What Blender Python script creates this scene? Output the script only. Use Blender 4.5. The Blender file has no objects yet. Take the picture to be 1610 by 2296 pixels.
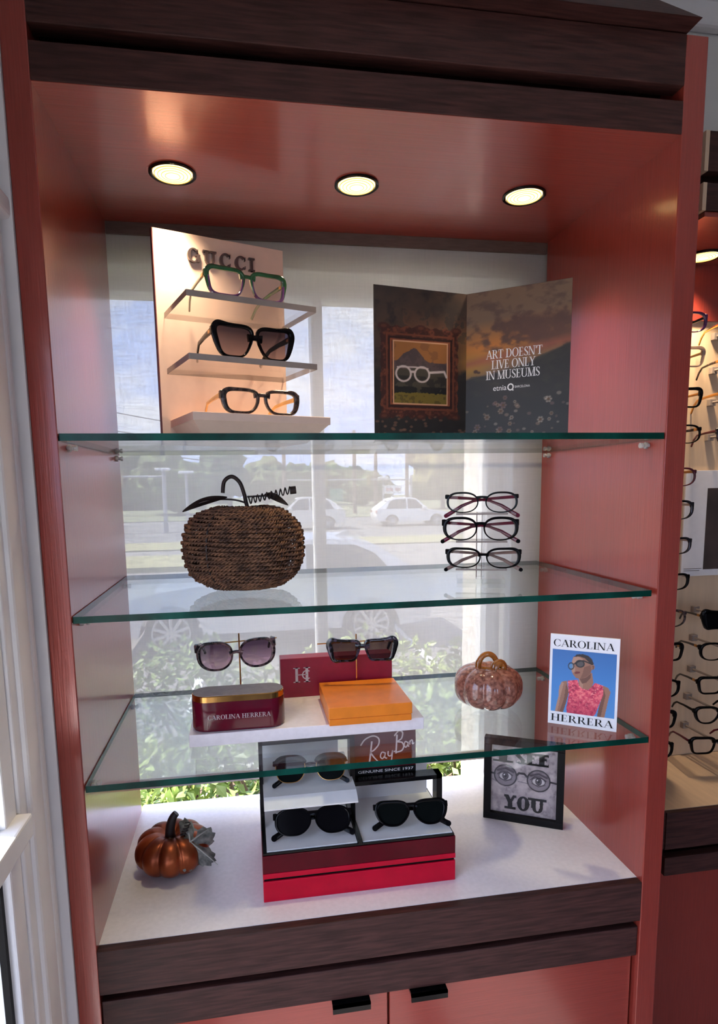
import bpy, bmesh, math, random
import numpy as np
from mathutils import Vector, Matrix, Euler

# ---------------------------------------------------------------- scene basics
scene = bpy.context.scene
COL = scene.collection
PI = math.pi
H = 0.86                      # height of the worktop above the shop floor
W = 0.92                      # clear width of the display cabinet
D = 0.4209                    # its depth
S1, S2, S3 = H + .7817, H + .5252, H + .2694      # top faces of the glass shelves
SOF = H + 1.2228              # underside of the cabinet soffit

# camera
cam_d = bpy.data.cameras.new('camera')
cam = bpy.data.objects.new('camera', cam_d); COL.objects.link(cam)
_r = Vector((0.98672, -0.16178, -0.01486)); _d = Vector((-0.03589, -0.12787, -0.99114)); _f = Vector((0.15844, 0.97851, -0.13198))
_m = Matrix((_r, -_d, -_f)).transposed().to_4x4()
_m.translation = Vector((0.2513, -0.9086, H + 0.7059))
cam.matrix_world = _m
cam_d.sensor_fit = 'VERTICAL'; cam_d.sensor_height = 24.0
cam_d.lens = 1376.5 / 2296 * 24.0
cam_d.shift_x = (805 - 777.97) / 2296
cam_d.shift_y = (1270.63 - 1148) / 2296
cam_d.clip_start = 0.02; cam_d.clip_end = 400
scene.camera = cam

# view
vs = scene.view_settings
vs.view_transform = 'Standard'; vs.look = 'None'; vs.gamma = 1.0; vs.use_curve_mapping = False
vs.exposure = 0.58
try:
    scene.cycles.max_bounces = 10; scene.cycles.transparent_max_bounces = 40
    scene.cycles.sample_clamp_indirect = 6.0; scene.cycles.caustics_reflective = False
except Exception: pass

# sky with drifting cloud
wd = bpy.data.worlds.new('sky'); scene.world = wd; wd.use_nodes = True
nt = wd.node_tree; nt.nodes.clear()
_o = nt.nodes.new('ShaderNodeOutputWorld'); _b = nt.nodes.new('ShaderNodeBackground')
_tc = nt.nodes.new('ShaderNodeTexCoord'); _mp = nt.nodes.new('ShaderNodeMapping'); _mp.inputs['Scale'].default_value = (1, 1, 2.2)
_n = nt.nodes.new('ShaderNodeTexNoise'); _n.inputs['Scale'].default_value = 4.2; _n.inputs['Detail'].default_value = 7; _n.inputs['Roughness'].default_value = .58
_cr = nt.nodes.new('ShaderNodeValToRGB')
_cr.color_ramp.elements[0].position = .43; _cr.color_ramp.elements[0].color = (.46, .62, 1.1, 1)
_cr.color_ramp.elements[1].position = .60; _cr.color_ramp.elements[1].color = (.86, .90, 1.04, 1)
nt.links.new(_tc.outputs['Generated'], _mp.inputs[0]); nt.links.new(_mp.outputs[0], _n.inputs['Vector'])
nt.links.new(_n.outputs[0], _cr.inputs[0]); nt.links.new(_cr.outputs[0], _b.inputs[0]); nt.links.new(_b.outputs[0], _o.inputs[0])
_b.inputs[1].default_value = 3.6

# sun: high, from beyond the window and to the left
sd = bpy.data.lights.new('sun_offscreen', 'SUN'); sd.energy = 20.0; sd.angle = .0093; sd.color = (1, .95, .86)
sun = bpy.data.objects.new('sun_offscreen', sd); COL.objects.link(sun)
sun.location = (-6, 3, 9)
sun.rotation_euler = Vector((.57, -.14, -.81)).to_track_quat('-Z', 'Y').to_euler()

# ---------------------------------------------------------------- helpers
def lin(c):
    return tuple((x / 255 / 12.92) if x / 255 <= .04045 else ((x / 255 + .055) / 1.055) ** 2.4 for x in c)

def mat(name, rgb, rough=.5, metal=0.0, var=0.0, scale=20, stretch=(1, 1, 1), bump=0.0, bscale=None, coat=0.0,
        spec=.5, detail=4, rgb2=None, lo=.35, hi=.65, emit=0.0, trans=0.0, space='Object', coat_rough=.06):
    """procedural principled material; rgb in 0-255 sRGB"""
    m = bpy.data.materials.new(name); m.use_nodes = True
    n = m.node_tree; p = n.nodes['Principled BSDF']
    c = lin(rgb)
    p.inputs['Base Color'].default_value = (*c, 1)
    p.inputs['Roughness'].default_value = rough; p.inputs['Metallic'].default_value = metal
    p.inputs['Specular IOR Level'].default_value = spec
    p.inputs['Coat Weight'].default_value = coat; p.inputs['Coat Roughness'].default_value = coat_rough
    if trans: p.inputs['Transmission Weight'].default_value = trans
    if emit:
        p.inputs['Emission Color'].default_value = (*c, 1); p.inputs['Emission Strength'].default_value = emit
    if var or bump or rgb2:
        tc = n.nodes.new('ShaderNodeTexCoord'); mp = n.nodes.new('ShaderNodeMapping')
        mp.inputs['Scale'].default_value = stretch
        nz = n.nodes.new('ShaderNodeTexNoise'); nz.inputs['Scale'].default_value = scale; nz.inputs['Detail'].default_value = detail
        n.links.new(tc.outputs[space], mp.inputs[0]); n.links.new(mp.outputs[0], nz.inputs['Vector'])
        if var or rgb2:
            r = n.nodes.new('ShaderNodeValToRGB')
            a = lin(rgb2) if rgb2 else tuple(x * (1 - var) for x in c)
            b = c if rgb2 else tuple(min(1, x * (1 + var)) for x in c)
            r.color_ramp.elements[0].color = (*a, 1); r.color_ramp.elements[1].color = (*b, 1)
            r.color_ramp.elements[0].position = lo; r.color_ramp.elements[1].position = hi
            n.links.new(nz.outputs[0], r.inputs[0]); n.links.new(r.outputs[0], p.inputs['Base Color'])
        if bump:
            bn = n.nodes.new('ShaderNodeBump'); bn.inputs['Strength'].default_value = bump; bn.inputs['Distance'].default_value = .004
            src = nz
            if bscale:
                src = n.nodes.new('ShaderNodeTexNoise'); src.inputs['Scale'].default_value = bscale; src.inputs['Detail'].default_value = 3
                n.links.new(mp.outputs[0], src.inputs['Vector'])
            n.links.new(src.outputs[0], bn.inputs['Height']); n.links.new(bn.outputs[0], p.inputs['Normal'])
    return m

def clear_mat(name, tint=(1, 1, 1), rough=0.0, f0=.04, gain=1.0, haze=0.0, hazecol=(.8, .8, .8)):
    """thin clear sheet: transparent body with Fresnel gloss"""
    m = bpy.data.materials.new(name); m.use_nodes = True
    n = m.node_tree; n.nodes.clear()
    o = n.nodes.new('ShaderNodeOutputMaterial'); mx = n.nodes.new('ShaderNodeMixShader')
    t = n.nodes.new('ShaderNodeBsdfTransparent'); t.inputs[0].default_value = (*tint, 1)
    g = n.nodes.new('ShaderNodeBsdfGlossy'); g.inputs['Roughness'].default_value = rough
    lw = n.nodes.new('ShaderNodeLayerWeight'); lw.inputs[0].default_value = .5
    pw = n.nodes.new('ShaderNodeMath'); pw.operation = 'POWER'; pw.inputs[1].default_value = 5
    ml = n.nodes.new('ShaderNodeMath'); ml.operation = 'MULTIPLY_ADD'; ml.inputs[1].default_value = (1 - f0) * gain; ml.inputs[2].default_value = f0 * gain
    n.links.new(lw.outputs['Facing'], pw.inputs[0]); n.links.new(pw.outputs[0], ml.inputs[0]); n.links.new(ml.outputs[0], mx.inputs[0])
    body = t
    if haze:
        df = n.nodes.new('ShaderNodeBsdfDiffuse'); df.inputs[0].default_value = (*hazecol, 1)
        hm = n.nodes.new('ShaderNodeMixShader'); hm.inputs[0].default_value = haze
        n.links.new(t.outputs[0], hm.inputs[1]); n.links.new(df.outputs[0], hm.inputs[2]); body = hm
    n.links.new(body.outputs[0], mx.inputs[1]); n.links.new(g.outputs[0], mx.inputs[2]); n.links.new(mx.outputs[0], o.inputs[0])
    return m

def attr_mat(name, rough=.45, spec=.4):
    m = bpy.data.materials.new(name); m.use_nodes = True
    n = m.node_tree; p = n.nodes['Principled BSDF']; p.inputs['Roughness'].default_value = rough; p.inputs['Specular IOR Level'].default_value = spec
    a = n.nodes.new('ShaderNodeVertexColor'); a.layer_name = 'ink'
    n.links.new(a.outputs[0], p.inputs['Base Color'])
    return m

def link(o, parent=None):
    COL.objects.link(o)
    if parent is not None: o.parent = parent
    return o

def mesh(name, vf, m, parent=None, smooth=False, loc=None, rot=None, autosmooth=None):
    v, f = vf
    me = bpy.data.meshes.new(name); me.from_pydata([tuple(x) for x in v], [], [tuple(x) for x in f]); me.update()
    bm = bmesh.new(); bm.from_mesh(me); bmesh.ops.recalc_face_normals(bm, faces=bm.faces); bm.to_mesh(me); bm.free()
    if m is not None: me.materials.append(m)
    if smooth:
        for p in me.polygons: p.use_smooth = True
        if autosmooth:
            try: me.set_sharp_from_angle(angle=math.radians(autosmooth))
            except Exception: pass
    o = bpy.data.objects.new(name, me)
    link(o, parent)
    if loc is not None: o.location = loc
    if rot is not None: o.rotation_euler = rot
    return o

def thing(name, label, cat, loc=(0, 0, 0), rot=(0, 0, 0), group=None):
    o = bpy.data.objects.new(name, None); o.empty_display_size = .05
    link(o); o.location = loc; o.rotation_euler = rot
    return tag(o, label, cat, group)

def tag(o, label, cat, group=None):
    o['label'] = label; o['category'] = cat
    if group: o['group'] = group
    return o

def struct(o, label=None):
    o['kind'] = 'structure'
    if label: o['label'] = label
    return o

def join(*parts):
    V, F = [], []
    for v, f in parts:
        n = len(V); V += list(v); F += [tuple(i + n for i in q) for q in f]
    return V, F

def xf(vf, M4):
    return [tuple(M4 @ Vector(p)) for p in vf[0]], vf[1]

def shift(vf, dx=0, dy=0, dz=0):
    return [(p[0] + dx, p[1] + dy, p[2] + dz) for p in vf[0]], vf[1]

def box(x0, x1, y0, y1, z0, z1, bev=0.0, seg=2):
    if bev <= 0:
        v = [(x0, y0, z0), (x1, y0, z0), (x1, y1, z0), (x0, y1, z0), (x0, y0, z1), (x1, y0, z1), (x1, y1, z1), (x0, y1, z1)]
        f = [(0, 3, 2, 1), (4, 5, 6, 7), (0, 1, 5, 4), (1, 2, 6, 5), (2, 3, 7, 6), (3, 0, 4, 7)]
        return v, f
    bm = bmesh.new(); bmesh.ops.create_cube(bm, size=1)
    for q in bm.verts: q.co = ((x0 + x1) / 2 + q.co.x * (x1 - x0), (y0 + y1) / 2 + q.co.y * (y1 - y0), (z0 + z1) / 2 + q.co.z * (z1 - z0))
    bmesh.ops.bevel(bm, geom=bm.edges[:], offset=bev, segments=seg, profile=.5, affect='EDGES')
    bm.verts.index_update()
    r = [tuple(q.co) for q in bm.verts], [tuple(q.index for q in f.verts) for f in bm.faces]
    bm.free(); return r

def frames(pts):
    P = [Vector(p) for p in pts]; n = len(P); T = []
    for i in range(n):
        a = P[max(0, i - 1)]; b = P[min(n - 1, i + 1)]; t = (b - a)
        T.append(t.normalized() if t.length > 1e-9 else Vector((0, 0, 1)))
    ref = Vector((0, 0, 1)) if abs(T[0].z) < .9 else Vector((1, 0, 0))
    N = [(ref - T[0] * ref.dot(T[0])).normalized()]
    for i in range(1, n):
        q = N[-1] - T[i] * N[-1].dot(T[i])
        N.append(q.normalized() if q.length > 1e-9 else N[-1])
    return P, T, N

def tube(pts, r, sides=8, cap=True, flat=1.0):
    P, T, N = frames(pts); n = len(P)
    R = r if hasattr(r, '__len__') else [r] * n
    V, F = [], []
    for i in range(n):
        B = T[i].cross(N[i])
        for k in range(sides):
            a = 2 * PI * k / sides
            V.append(tuple(P[i] + N[i] * (math.cos(a) * R[i]) + B * (math.sin(a) * R[i] * flat)))
    for i in range(n - 1):
        for k in range(sides):
            a = i * sides + k; b = i * sides + (k + 1) % sides
            F.append((a, b, b + sides, a + sides))
    if cap:
        F.append(tuple(range(sides))[::-1]); F.append(tuple((n - 1) * sides + k for k in range(sides)))
    return V, F

def strap(pts, hs, ws, up=Vector((0, 0, 1))):
    """rectangular section bar along a path; hs = height along up, ws = thickness"""
    P, T, N = frames(pts); n = len(P); V, F = [], []
    H_ = hs if hasattr(hs, '__len__') else [hs] * n; W_ = ws if hasattr(ws, '__len__') else [ws] * n
    for i in range(n):
        u = up - T[i] * up.dot(T[i]); u = u.normalized() if u.length > 1e-6 else N[i]
        s = T[i].cross(u)
        c = .3
        for a, b in ((-1, -1 + c), (-1 + c, -1), (1 - c, -1), (1, -1 + c), (1, 1 - c), (1 - c, 1), (-1 + c, 1), (-1, 1 - c)):
            V.append(tuple(P[i] + u * (b * H_[i] / 2) + s * (a * W_[i] / 2)))
    for i in range(n - 1):
        for k in range(8):
            a = i * 8 + k; b = i * 8 + (k + 1) % 8
            F.append((a, b, b + 8, a + 8))
    F.append(tuple(range(8))[::-1]); F.append(tuple((n - 1) * 8 + k for k in range(8)))
    return V, F

def lathe(prof, n=32, fn=None):
    """prof: list of (r,z); fn(a, r, z, t)->(r,z) modulation"""
    V, F = [], []; m = len(prof)
    for j, (r, z) in enumerate(prof):
        for k in range(n):
            a = 2 * PI * k / n; rr, zz = (r, z) if fn is None else fn(a, r, z, j / (m - 1))
            V.append((rr * math.cos(a), rr * math.sin(a), zz))
    for j in range(m - 1):
        for k in range(n):
            a = j * n + k; b = j * n + (k + 1) % n
            F.append((a, b, b + n, a + n))
    F.append(tuple(range(n))[::-1]); F.append(tuple((m - 1) * n + k for k in range(n)))
    return V, F

def prism(poly, y0, y1):
    """poly in (x,z), extruded along y"""
    n = len(poly)
    V = [(x, y0, z) for x, z in poly] + [(x, y1, z) for x, z in poly]
    F = [tuple(range(n)), tuple(range(n, 2 * n))[::-1]] + [(i, i + n, (i + 1) % n + n, (i + 1) % n) for i in range(n)]
    return V, F

def prism_x(poly, x0, x1):
    """poly in (y,z), extruded along x"""
    n = len(poly)
    V = [(x0, y, z) for y, z in poly] + [(x1, y, z) for y, z in poly]
    F = [tuple(range(n)), tuple(range(n, 2 * n))[::-1]] + [(i, i + n, (i + 1) % n + n, (i + 1) % n) for i in range(n)]
    return V, F

def sheet(x0, x1, z0, z1, y=0.0):
    return [(x0, y, z0), (x1, y, z0), (x1, y, z1), (x0, y, z1)], [(0, 1, 2, 3)]

def catmull(pts, k=8, closed=False):
    n = len(pts); out = []
    rng = range(n) if closed else range(n - 1)
    for i in rng:
        p = [Vector(pts[(i + j) % n]) if closed else Vector(pts[min(n - 1, max(0, i + j))]) for j in (-1, 0, 1, 2)]
        for s in range(k):
            t = s / k
            out.append(.5 * ((2 * p[1]) + (p[2] - p[0]) * t + (2 * p[0] - 5 * p[1] + 4 * p[2] - p[3]) * t * t + (3 * p[1] - p[0] - 3 * p[2] + p[3]) * t ** 3))
    if not closed: out.append(Vector(pts[-1]))
    return out

# ------------------------------------------------ lettering (stroke serif face)
def _bar(x0, y0, x1, y1, w):      # stroke with horizontal cut, w measured along x
    return [(x0 - w / 2, y0), (x0 + w / 2, y0), (x1 + w / 2, y1), (x1 - w / 2, y1)]
def _rect(x0, x1, y0, y1): return [(x0, y0), (x1, y0), (x1, y1), (x0, y1)]
def _arc(cx, cy, rx, ry, a0, a1, T, t, n=22):
    q = []
    for i in range(n):
        a, b = [math.radians(a0 + (a1 - a0) * (i + s) / n) for s in (0, 1)]
        wa, wb = [t + (T - t) * abs(math.cos(s)) ** 1.3 for s in (a, b)]
        q.append([(cx + (rx) * math.cos(a), cy + ry * math.sin(a)), (cx + rx * math.cos(b), cy + ry * math.sin(b)),
                  (cx + (rx - wb) * math.cos(b), cy + (ry - wb * .8 if ry > wb else ry) * math.sin(b)), (cx + (rx - wa) * math.cos(a), cy + (ry - wa * .8) * math.sin(a))])
    return q
def glyph(ch, T=.17, t=.045, spur=0.0):
    s = T * .75
    def stem(x, y0=0, y1=1, w=T, top=True, bot=True):
        r = [_bar(x, y0, x, y1, w)]
        if bot: r.append(_rect(x - w / 2 - s, x + w / 2 + s, y0, y0 + t))
        if top: r.append(_rect(x - w / 2 - s, x + w / 2 + s, y1 - t, y1))
        if spur: r.append([(x - w / 2 - spur, (y0 + y1) / 2), (x, (y0 + y1) / 2 - spur * 1.4), (x + w / 2 + spur, (y0 + y1) / 2), (x, (y0 + y1) / 2 + spur * 1.4)])
        return r
    if ch == 'A': return [_bar(.07, 0, .42, 1, t * 1.3), _bar(.76, 0, .42, 1, T), _rect(.17, .66, .3, .3 + t), _rect(-.05, .2, 0, t), _rect(.58, .92, 0, t)], .86
    if ch == 'C': return _arc(.45, .5, .43, .52, 48, 312, T, t) + [_rect(.74, .78, .68, .95), _rect(.74, .78, .08, .3)], .84
    if ch == 'G': return _arc(.45, .5, .43, .52, 48, 318, T, t) + [_bar(.76, .05, .76, .46, T), _rect(.6, .92, .46, .46 + t), _rect(.74, .78, .68, .95)], .95
    if ch == 'D': return stem(.16) + _arc(.36, .5, .46, .5, -90, 90, T, t) + [_rect(.1, .38, 0, t), _rect(.1, .38, 1 - t, 1)], .86
    if ch == 'E': return stem(.16) + [_rect(.1, .6, 0, t), _rect(.1, .57, 1 - t, 1), _rect(.16, .46, .5, .5 + t), _rect(.56, .6, 0, .26), _rect(.53, .57, .76, 1), _rect(.44, .47, .4, .62)], .68
    if ch == 'H': return stem(.16) + stem(.74) + [_rect(.16, .74, .48, .48 + t)], .94
    if ch == 'I': return stem(.18), .38
    if ch == 'L': return stem(.16) + [_rect(.1, .6, 0, t), _rect(.56, .6, 0, .3)], .66
    if ch == 'M': return stem(.1, w=t * 1.4) + stem(.9) + [_bar(.48, 0, .13, 1, T), _bar(.48, 0, .88, 1, t * 1.3)], 1.06
    if ch == 'N': return stem(.1, w=t * 1.4) + stem(.78, w=t * 1.4, bot=False) + [_bar(.74, 0, .12, 1, T)], .92
    if ch == 'O': return _arc(.46, .5, .46, .52, 0, 360, T, t, 40) + ([[(-spur, .5), (0.02, .5 - spur), (.1, .5), (.02, .5 + spur)], [(.92 + spur, .5), (.9, .5 - spur), (.82, .5), (.9, .5 + spur)]] if spur else []), .94
    if ch == 'R': return stem(.16) + _arc(.38, .74, .27, .26, -90, 90, T * .95, t) + [_rect(.1, .4, 1 - t, 1), _rect(.16, .4, .48, .48 + t), _bar(.74, 0, .4, .5, T), _rect(.6, .88, 0, t)], .84
    if ch == 'S': return _arc(.32, .74, .26, .27, 30, 270, T * .8, t) + _arc(.32, .26, .28, .27, 90, -150, T * .8, t) + [_bar(.5, .3, .14, .7, T * 1.05), _rect(.52, .56, .72, .96), _rect(.04, .08, .04, .28)], .64
    if ch == 'T': return stem(.36, top=False) + [_rect(0, .72, 1 - t, 1), _rect(0, .04, .74, 1), _rect(.68, .72, .74, 1)], .74
    if ch == 'U': return stem(.16, y0=.3, bot=False) + stem(.74, y0=.3, w=max(t * 1.4, T * .45 if spur else 0), bot=False) + _arc(.455, .32, .38, .34, 180, 360, T * .8, t), .92
    if ch == 'V': return [_bar(.42, 0, .1, 1, T), _bar(.42, 0, .76, 1, t * 1.3), _rect(-.05, .28, 1 - t, 1), _rect(.62, .9, 1 - t, 1)], .84
    if ch == 'Y': return stem(.42, y1=.5, top=False) + [_bar(.42, .45, .12, 1, T), _bar(.42, .45, .74, 1, t * 1.3), _rect(-.04, .28, 1 - t, 1), _rect(.6, .88, 1 - t, 1)], .82
    if ch == "'": return [_bar(.1, .68, .1, 1, .1)], .2
    if ch == '-': return [_rect(.05, .35, .4, .48)], .4
    return [], .34
def lettering(s, x0, x1, z0, h, y=0.0, T=.17, t=.045, gap=.09, depth=0.0, spur=0.0):
    """flat serif lettering fitted between x0..x1, standing on z0 with cap height h, in the plane y"""
    polys, x = [], 0
    for ch in s:
        g, w = glyph(ch, T, t, spur)
        polys += [[(px + x, py) for px, py in q] for q in g]; x += w + gap
    k = (x1 - x0) / (x - gap); V, F = [], []
    for q in polys:
        n = len(V); m = len(q)
        pts = [(x0 + px * k, z0 + py * h) for px, py in q]
        V += [(a, y, b) for a, b in pts]; F.append(tuple(range(n, n + m)))
        if depth:
            V += [(a, y + depth, b) for a, b in pts]
            F.append(tuple(range(n + m, n + 2 * m))[::-1])
            F += [(n + i, n + (i + 1) % m, n + m + (i + 1) % m, n + m + i) for i in range(m)]
    return V, F
def sans(s, x0, x1, z0, h, y=0.0):
    """block lettering from Blender's built-in face, fitted to a box"""
    c = bpy.data.curves.new('lettering', 'FONT'); c.body = s
    o = bpy.data.objects.new('lettering_tmp', c); COL.objects.link(o)
    me = bpy.data.meshes.new_from_object(o.evaluated_get(bpy.context.evaluated_depsgraph_get()))
    V = [tuple(q.co) for q in me.vertices]; F = [tuple(p.vertices) for p in me.polygons]
    COL.objects.unlink(o); bpy.data.objects.remove(o); bpy.data.curves.remove(c); bpy.data.meshes.remove(me)
    xs = [q[0] for q in V]; zs = [q[1] for q in V]
    kx = (x1 - x0) / (max(xs) - min(xs)); kz = h / (max(zs) - min(zs))
    return [(x0 + (q[0] - min(xs)) * kx, y, z0 + (q[1] - min(zs)) * kz) for q in V], F
def ribbon(pts, w0, y=0.0, k=6, w1=None):
    """brush stroke in the xz plane"""
    P = catmull([(a, 0, b) for a, b in pts], k); n = len(P); V, F = [], []
    for i in range(n):
        d = (P[min(n - 1, i + 1)] - P[max(0, i - 1)]); d = d.normalized() if d.length else Vector((1, 0, 0))
        w = w0 if w1 is None else w0 + (w1 - w0) * i / (n - 1)
        nx, nz = -d.z * w / 2, d.x * w / 2
        V += [(P[i].x + nx, y, P[i].z + nz), (P[i].x - nx, y, P[i].z - nz)]
    F = [(2 * i, 2 * i + 1, 2 * i + 3, 2 * i + 2) for i in range(n - 1)]
    return V, F

# ------------------------------------------------ printed pictures (colour attribute on a fine grid)
class Print:
    def __init__(self, nx, nz, seed=1):
        self.nx, self.nz = nx, nz
        self.u, self.v = np.meshgrid(np.linspace(0, 1, nx), np.linspace(0, 1, nz))
        self.c = np.zeros((nz, nx, 3)); self.rng = np.random.RandomState(seed)
    def noise(self, fx, fz, oct=4, rough=.55):
        out = np.zeros_like(self.u); amp, tot = 1, 0
        for o in range(oct):
            gx, gz = int(fx * 2 ** o) + 2, int(fz * 2 ** o) + 2
            g = self.rng.rand(gz + 1, gx + 1)
            x = self.u * (gx - 1); z = self.v * (gz - 1); i = x.astype(int); j = z.astype(int); a = x - i; b = z - j
            a = a * a * (3 - 2 * a); b = b * b * (3 - 2 * b)
            out += amp * ((g[j, i] * (1 - a) + g[j, i + 1] * a) * (1 - b) + (g[j + 1, i] * (1 - a) + g[j + 1, i + 1] * a) * b)
            tot += amp; amp *= rough
        return out / tot
    def put(self, mask, rgb):
        m = np.clip(mask, 0, 1)[..., None]; self.c = self.c * (1 - m) + np.array(rgb, float) * m
    def poly(self, pts, rgb, a=1.0):
        ins = np.zeros(self.u.shape, bool); n = len(pts)
        for i in range(n):
            x0, y0 = pts[i]; x1, y1 = pts[(i + 1) % n]
            if y0 == y1: continue
            c = ((self.v > min(y0, y1)) & (self.v <= max(y0, y1)))
            xi = x0 + (self.v - y0) * (x1 - x0) / (y1 - y0)
            ins ^= c & (self.u < xi)
        self.put(ins * a, rgb); return ins
    def line(self, pts, w, rgb, asp=1.0, a=1.0):
        d = np.full(self.u.shape, 9.0)
        for (x0, y0), (x1, y1) in zip(pts[:-1], pts[1:]):
            X, Y = self.u - x0, (self.v - y0) * asp; dx, dy = x1 - x0, (y1 - y0) * asp
            t = np.clip((X * dx + Y * dy) / (dx * dx + dy * dy + 1e-12), 0, 1)
            d = np.minimum(d, np.hypot(X - t * dx, Y - t * dy))
        self.put(np.clip((w / 2 - d) * self.nx + .5, 0, 1) * a, rgb)
    def ell(self, cx, cy, rx, ry, rgb, ring=None, a=1.0):
        q = np.sqrt(((self.u - cx) / rx) ** 2 + ((self.v - cy) / ry) ** 2)
        m = np.clip((1 - q) * rx * self.nx + .5, 0, 1)
        if ring: m = m * np.clip((q - (1 - ring)) * rx * self.nx + .5, 0, 1)
        self.put(m * a, rgb)
    def build(self, name, x0, x1, z0, z1, y, m, parent):
        V = np.stack([x0 + self.u * (x1 - x0), np.full_like(self.u, y), z0 + self.v * (z1 - z0)], -1).reshape(-1, 3)
        nx, nz = self.nx, self.nz
        i, j = np.meshgrid(np.arange(nx - 1), np.arange(nz - 1)); a = (j * nx + i).ravel()
        F = np.stack([a, a + 1, a + 1 + nx, a + nx], -1)
        me = bpy.data.meshes.new(name); me.from_pydata(V.tolist(), [], F.tolist()); me.update(); me.materials.append(m)
        s = np.clip(self.c, 0, 255) / 255; l = np.where(s <= .04045, s / 12.92, ((s + .055) / 1.055) ** 2.4)
        ca = me.color_attributes.new('ink', 'FLOAT_COLOR', 'POINT')
        ca.data.foreach_set('color', np.concatenate([l, np.ones((*l.shape[:2], 1))], -1).astype(np.float32).ravel())
        o = bpy.data.objects.new(name, me); link(o, parent); return o
# ---------------------------------------------------------------- materials
def copper_mat(name, stretch):
    m = mat(name, (150, 56, 45), rough=.30, metal=.25, coat=.75, coat_rough=.15, var=.10, scale=30, stretch=stretch, bump=.12, detail=5)
    m.node_tree.nodes['Principled BSDF'].inputs['Coat IOR'].default_value = 1.5
    return m
M_copper_v = copper_mat('copper_laminate_vertical', (14, 14, .35))
M_copper_h = copper_mat('copper_laminate_horizontal', (.35, 14, 14))
M_wood = mat('dark_walnut', (62, 36, 33), spec=.25, rough=.5, var=.38, scale=24, stretch=(.7, 9, 9), bump=.12, detail=8)
M_white_lam = mat('white_laminate', (240, 231, 235), rough=.33, var=.03, scale=120, bump=.02)
M_white = mat('white_paint', (238, 237, 238), rough=.45, var=.03, scale=12, bump=.02)
M_wall = mat('wall_paint', (226, 225, 222), rough=.8, var=.03, scale=9, bump=.05, bscale=180)
M_ceil = mat('ceiling_paint', (232, 234, 236), rough=.9, var=.02, scale=8)
M_floor = mat('floor_vinyl', (122, 114, 116), rough=.45, var=.2, scale=7, stretch=(1, 8, 1), bump=.03)
M_beige = mat('beige_laminate', (214, 186, 156), rough=.5, var=.05, scale=14, stretch=(6, 1, .5))
M_black = mat('black_plastic', (9, 8, 9), spec=.25, rough=.22, var=.2, scale=60)
M_black_matt = mat('black_matt', (9, 8, 9), spec=.2, rough=.6, var=.2, scale=60)
M_brown = mat('valance_brown', (92, 74, 66), rough=.6, var=.15, scale=30, stretch=(1, 6, 6))
M_gold = mat('gold_metal', (214, 160, 92), rough=.16, metal=1, var=.06, scale=40)
M_chrome = mat('chrome', (220, 220, 222), rough=.12, metal=1, var=.04, scale=40)
M_glass = clear_mat('shelf_glass', (.955, .985, .972), gain=.85)
M_edge = mat('glass_green_edge', (2, 56, 47), rough=.25, var=.5, scale=16, stretch=(1, 1, 1), spec=.2)
M_acry = clear_mat('clear_acrylic', (.96, .96, .965), gain=.9)
M_acry_edge = mat('acrylic_edge', (146, 134, 128), rough=.15, var=.08, scale=25)
M_pane = clear_mat('window_glass', (.97, .985, .98))
M_pin = mat('clear_pin_plastic', (225, 220, 220), rough=.08, var=.05, scale=90, trans=.6)

def shade_mat():
    m = bpy.data.materials.new('solar_screen_fabric'); m.use_nodes = True; n = m.node_tree; n.nodes.clear()
    o = n.nodes.new('ShaderNodeOutputMaterial'); tc = n.nodes.new('ShaderNodeTexCoord')
    def nz(st, sc):
        mp = n.nodes.new('ShaderNodeMapping'); mp.inputs['Scale'].default_value = st
        t = n.nodes.new('ShaderNodeTexNoise'); t.inputs['Scale'].default_value = sc; t.inputs['Detail'].default_value = 3
        n.links.new(tc.outputs['Object'], mp.inputs[0]); n.links.new(mp.outputs[0], t.inputs['Vector']); return t
    a = nz((1, 1, .09), 260); b = nz((.09, 1, 1), 260)
    ad = n.nodes.new('ShaderNodeMath'); ad.operation = 'ADD'; n.links.new(a.outputs[0], ad.inputs[0]); n.links.new(b.outputs[0], ad.inputs[1])
    mr = n.nodes.new('ShaderNodeMapRange'); mr.inputs[1].default_value = .7; mr.inputs[2].default_value = 1.3
    mr.inputs[3].default_value = .075; mr.inputs[4].default_value = .145
    n.links.new(ad.outputs[0], mr.inputs[0])
    tr = n.nodes.new('ShaderNodeBsdfTransparent')
    df = n.nodes.new('ShaderNodeBsdfDiffuse'); df.inputs[0].default_value = (.60, .585, .57, 1)
    tl = n.nodes.new('ShaderNodeBsdfTranslucent'); tl.inputs[0].default_value = (.355, .32, .295, 1)
    s = n.nodes.new('ShaderNodeMixShader'); s.inputs[0].default_value = .5
    n.links.new(df.outputs[0], s.inputs[1]); n.links.new(tl.outputs[0], s.inputs[2])
    mx = n.nodes.new('ShaderNodeMixShader'); n.links.new(mr.outputs[0], mx.inputs[0])
    n.links.new(s.outputs[0], mx.inputs[1]); n.links.new(tr.outputs[0], mx.inputs[2]); n.links.new(mx.outputs[0], o.inputs[0])
    return m
M_shade = shade_mat()
M_stucco = mat('stucco', (232, 222, 212), rough=.9, var=.16, scale=38, bump=.9, bscale=75)

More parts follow.
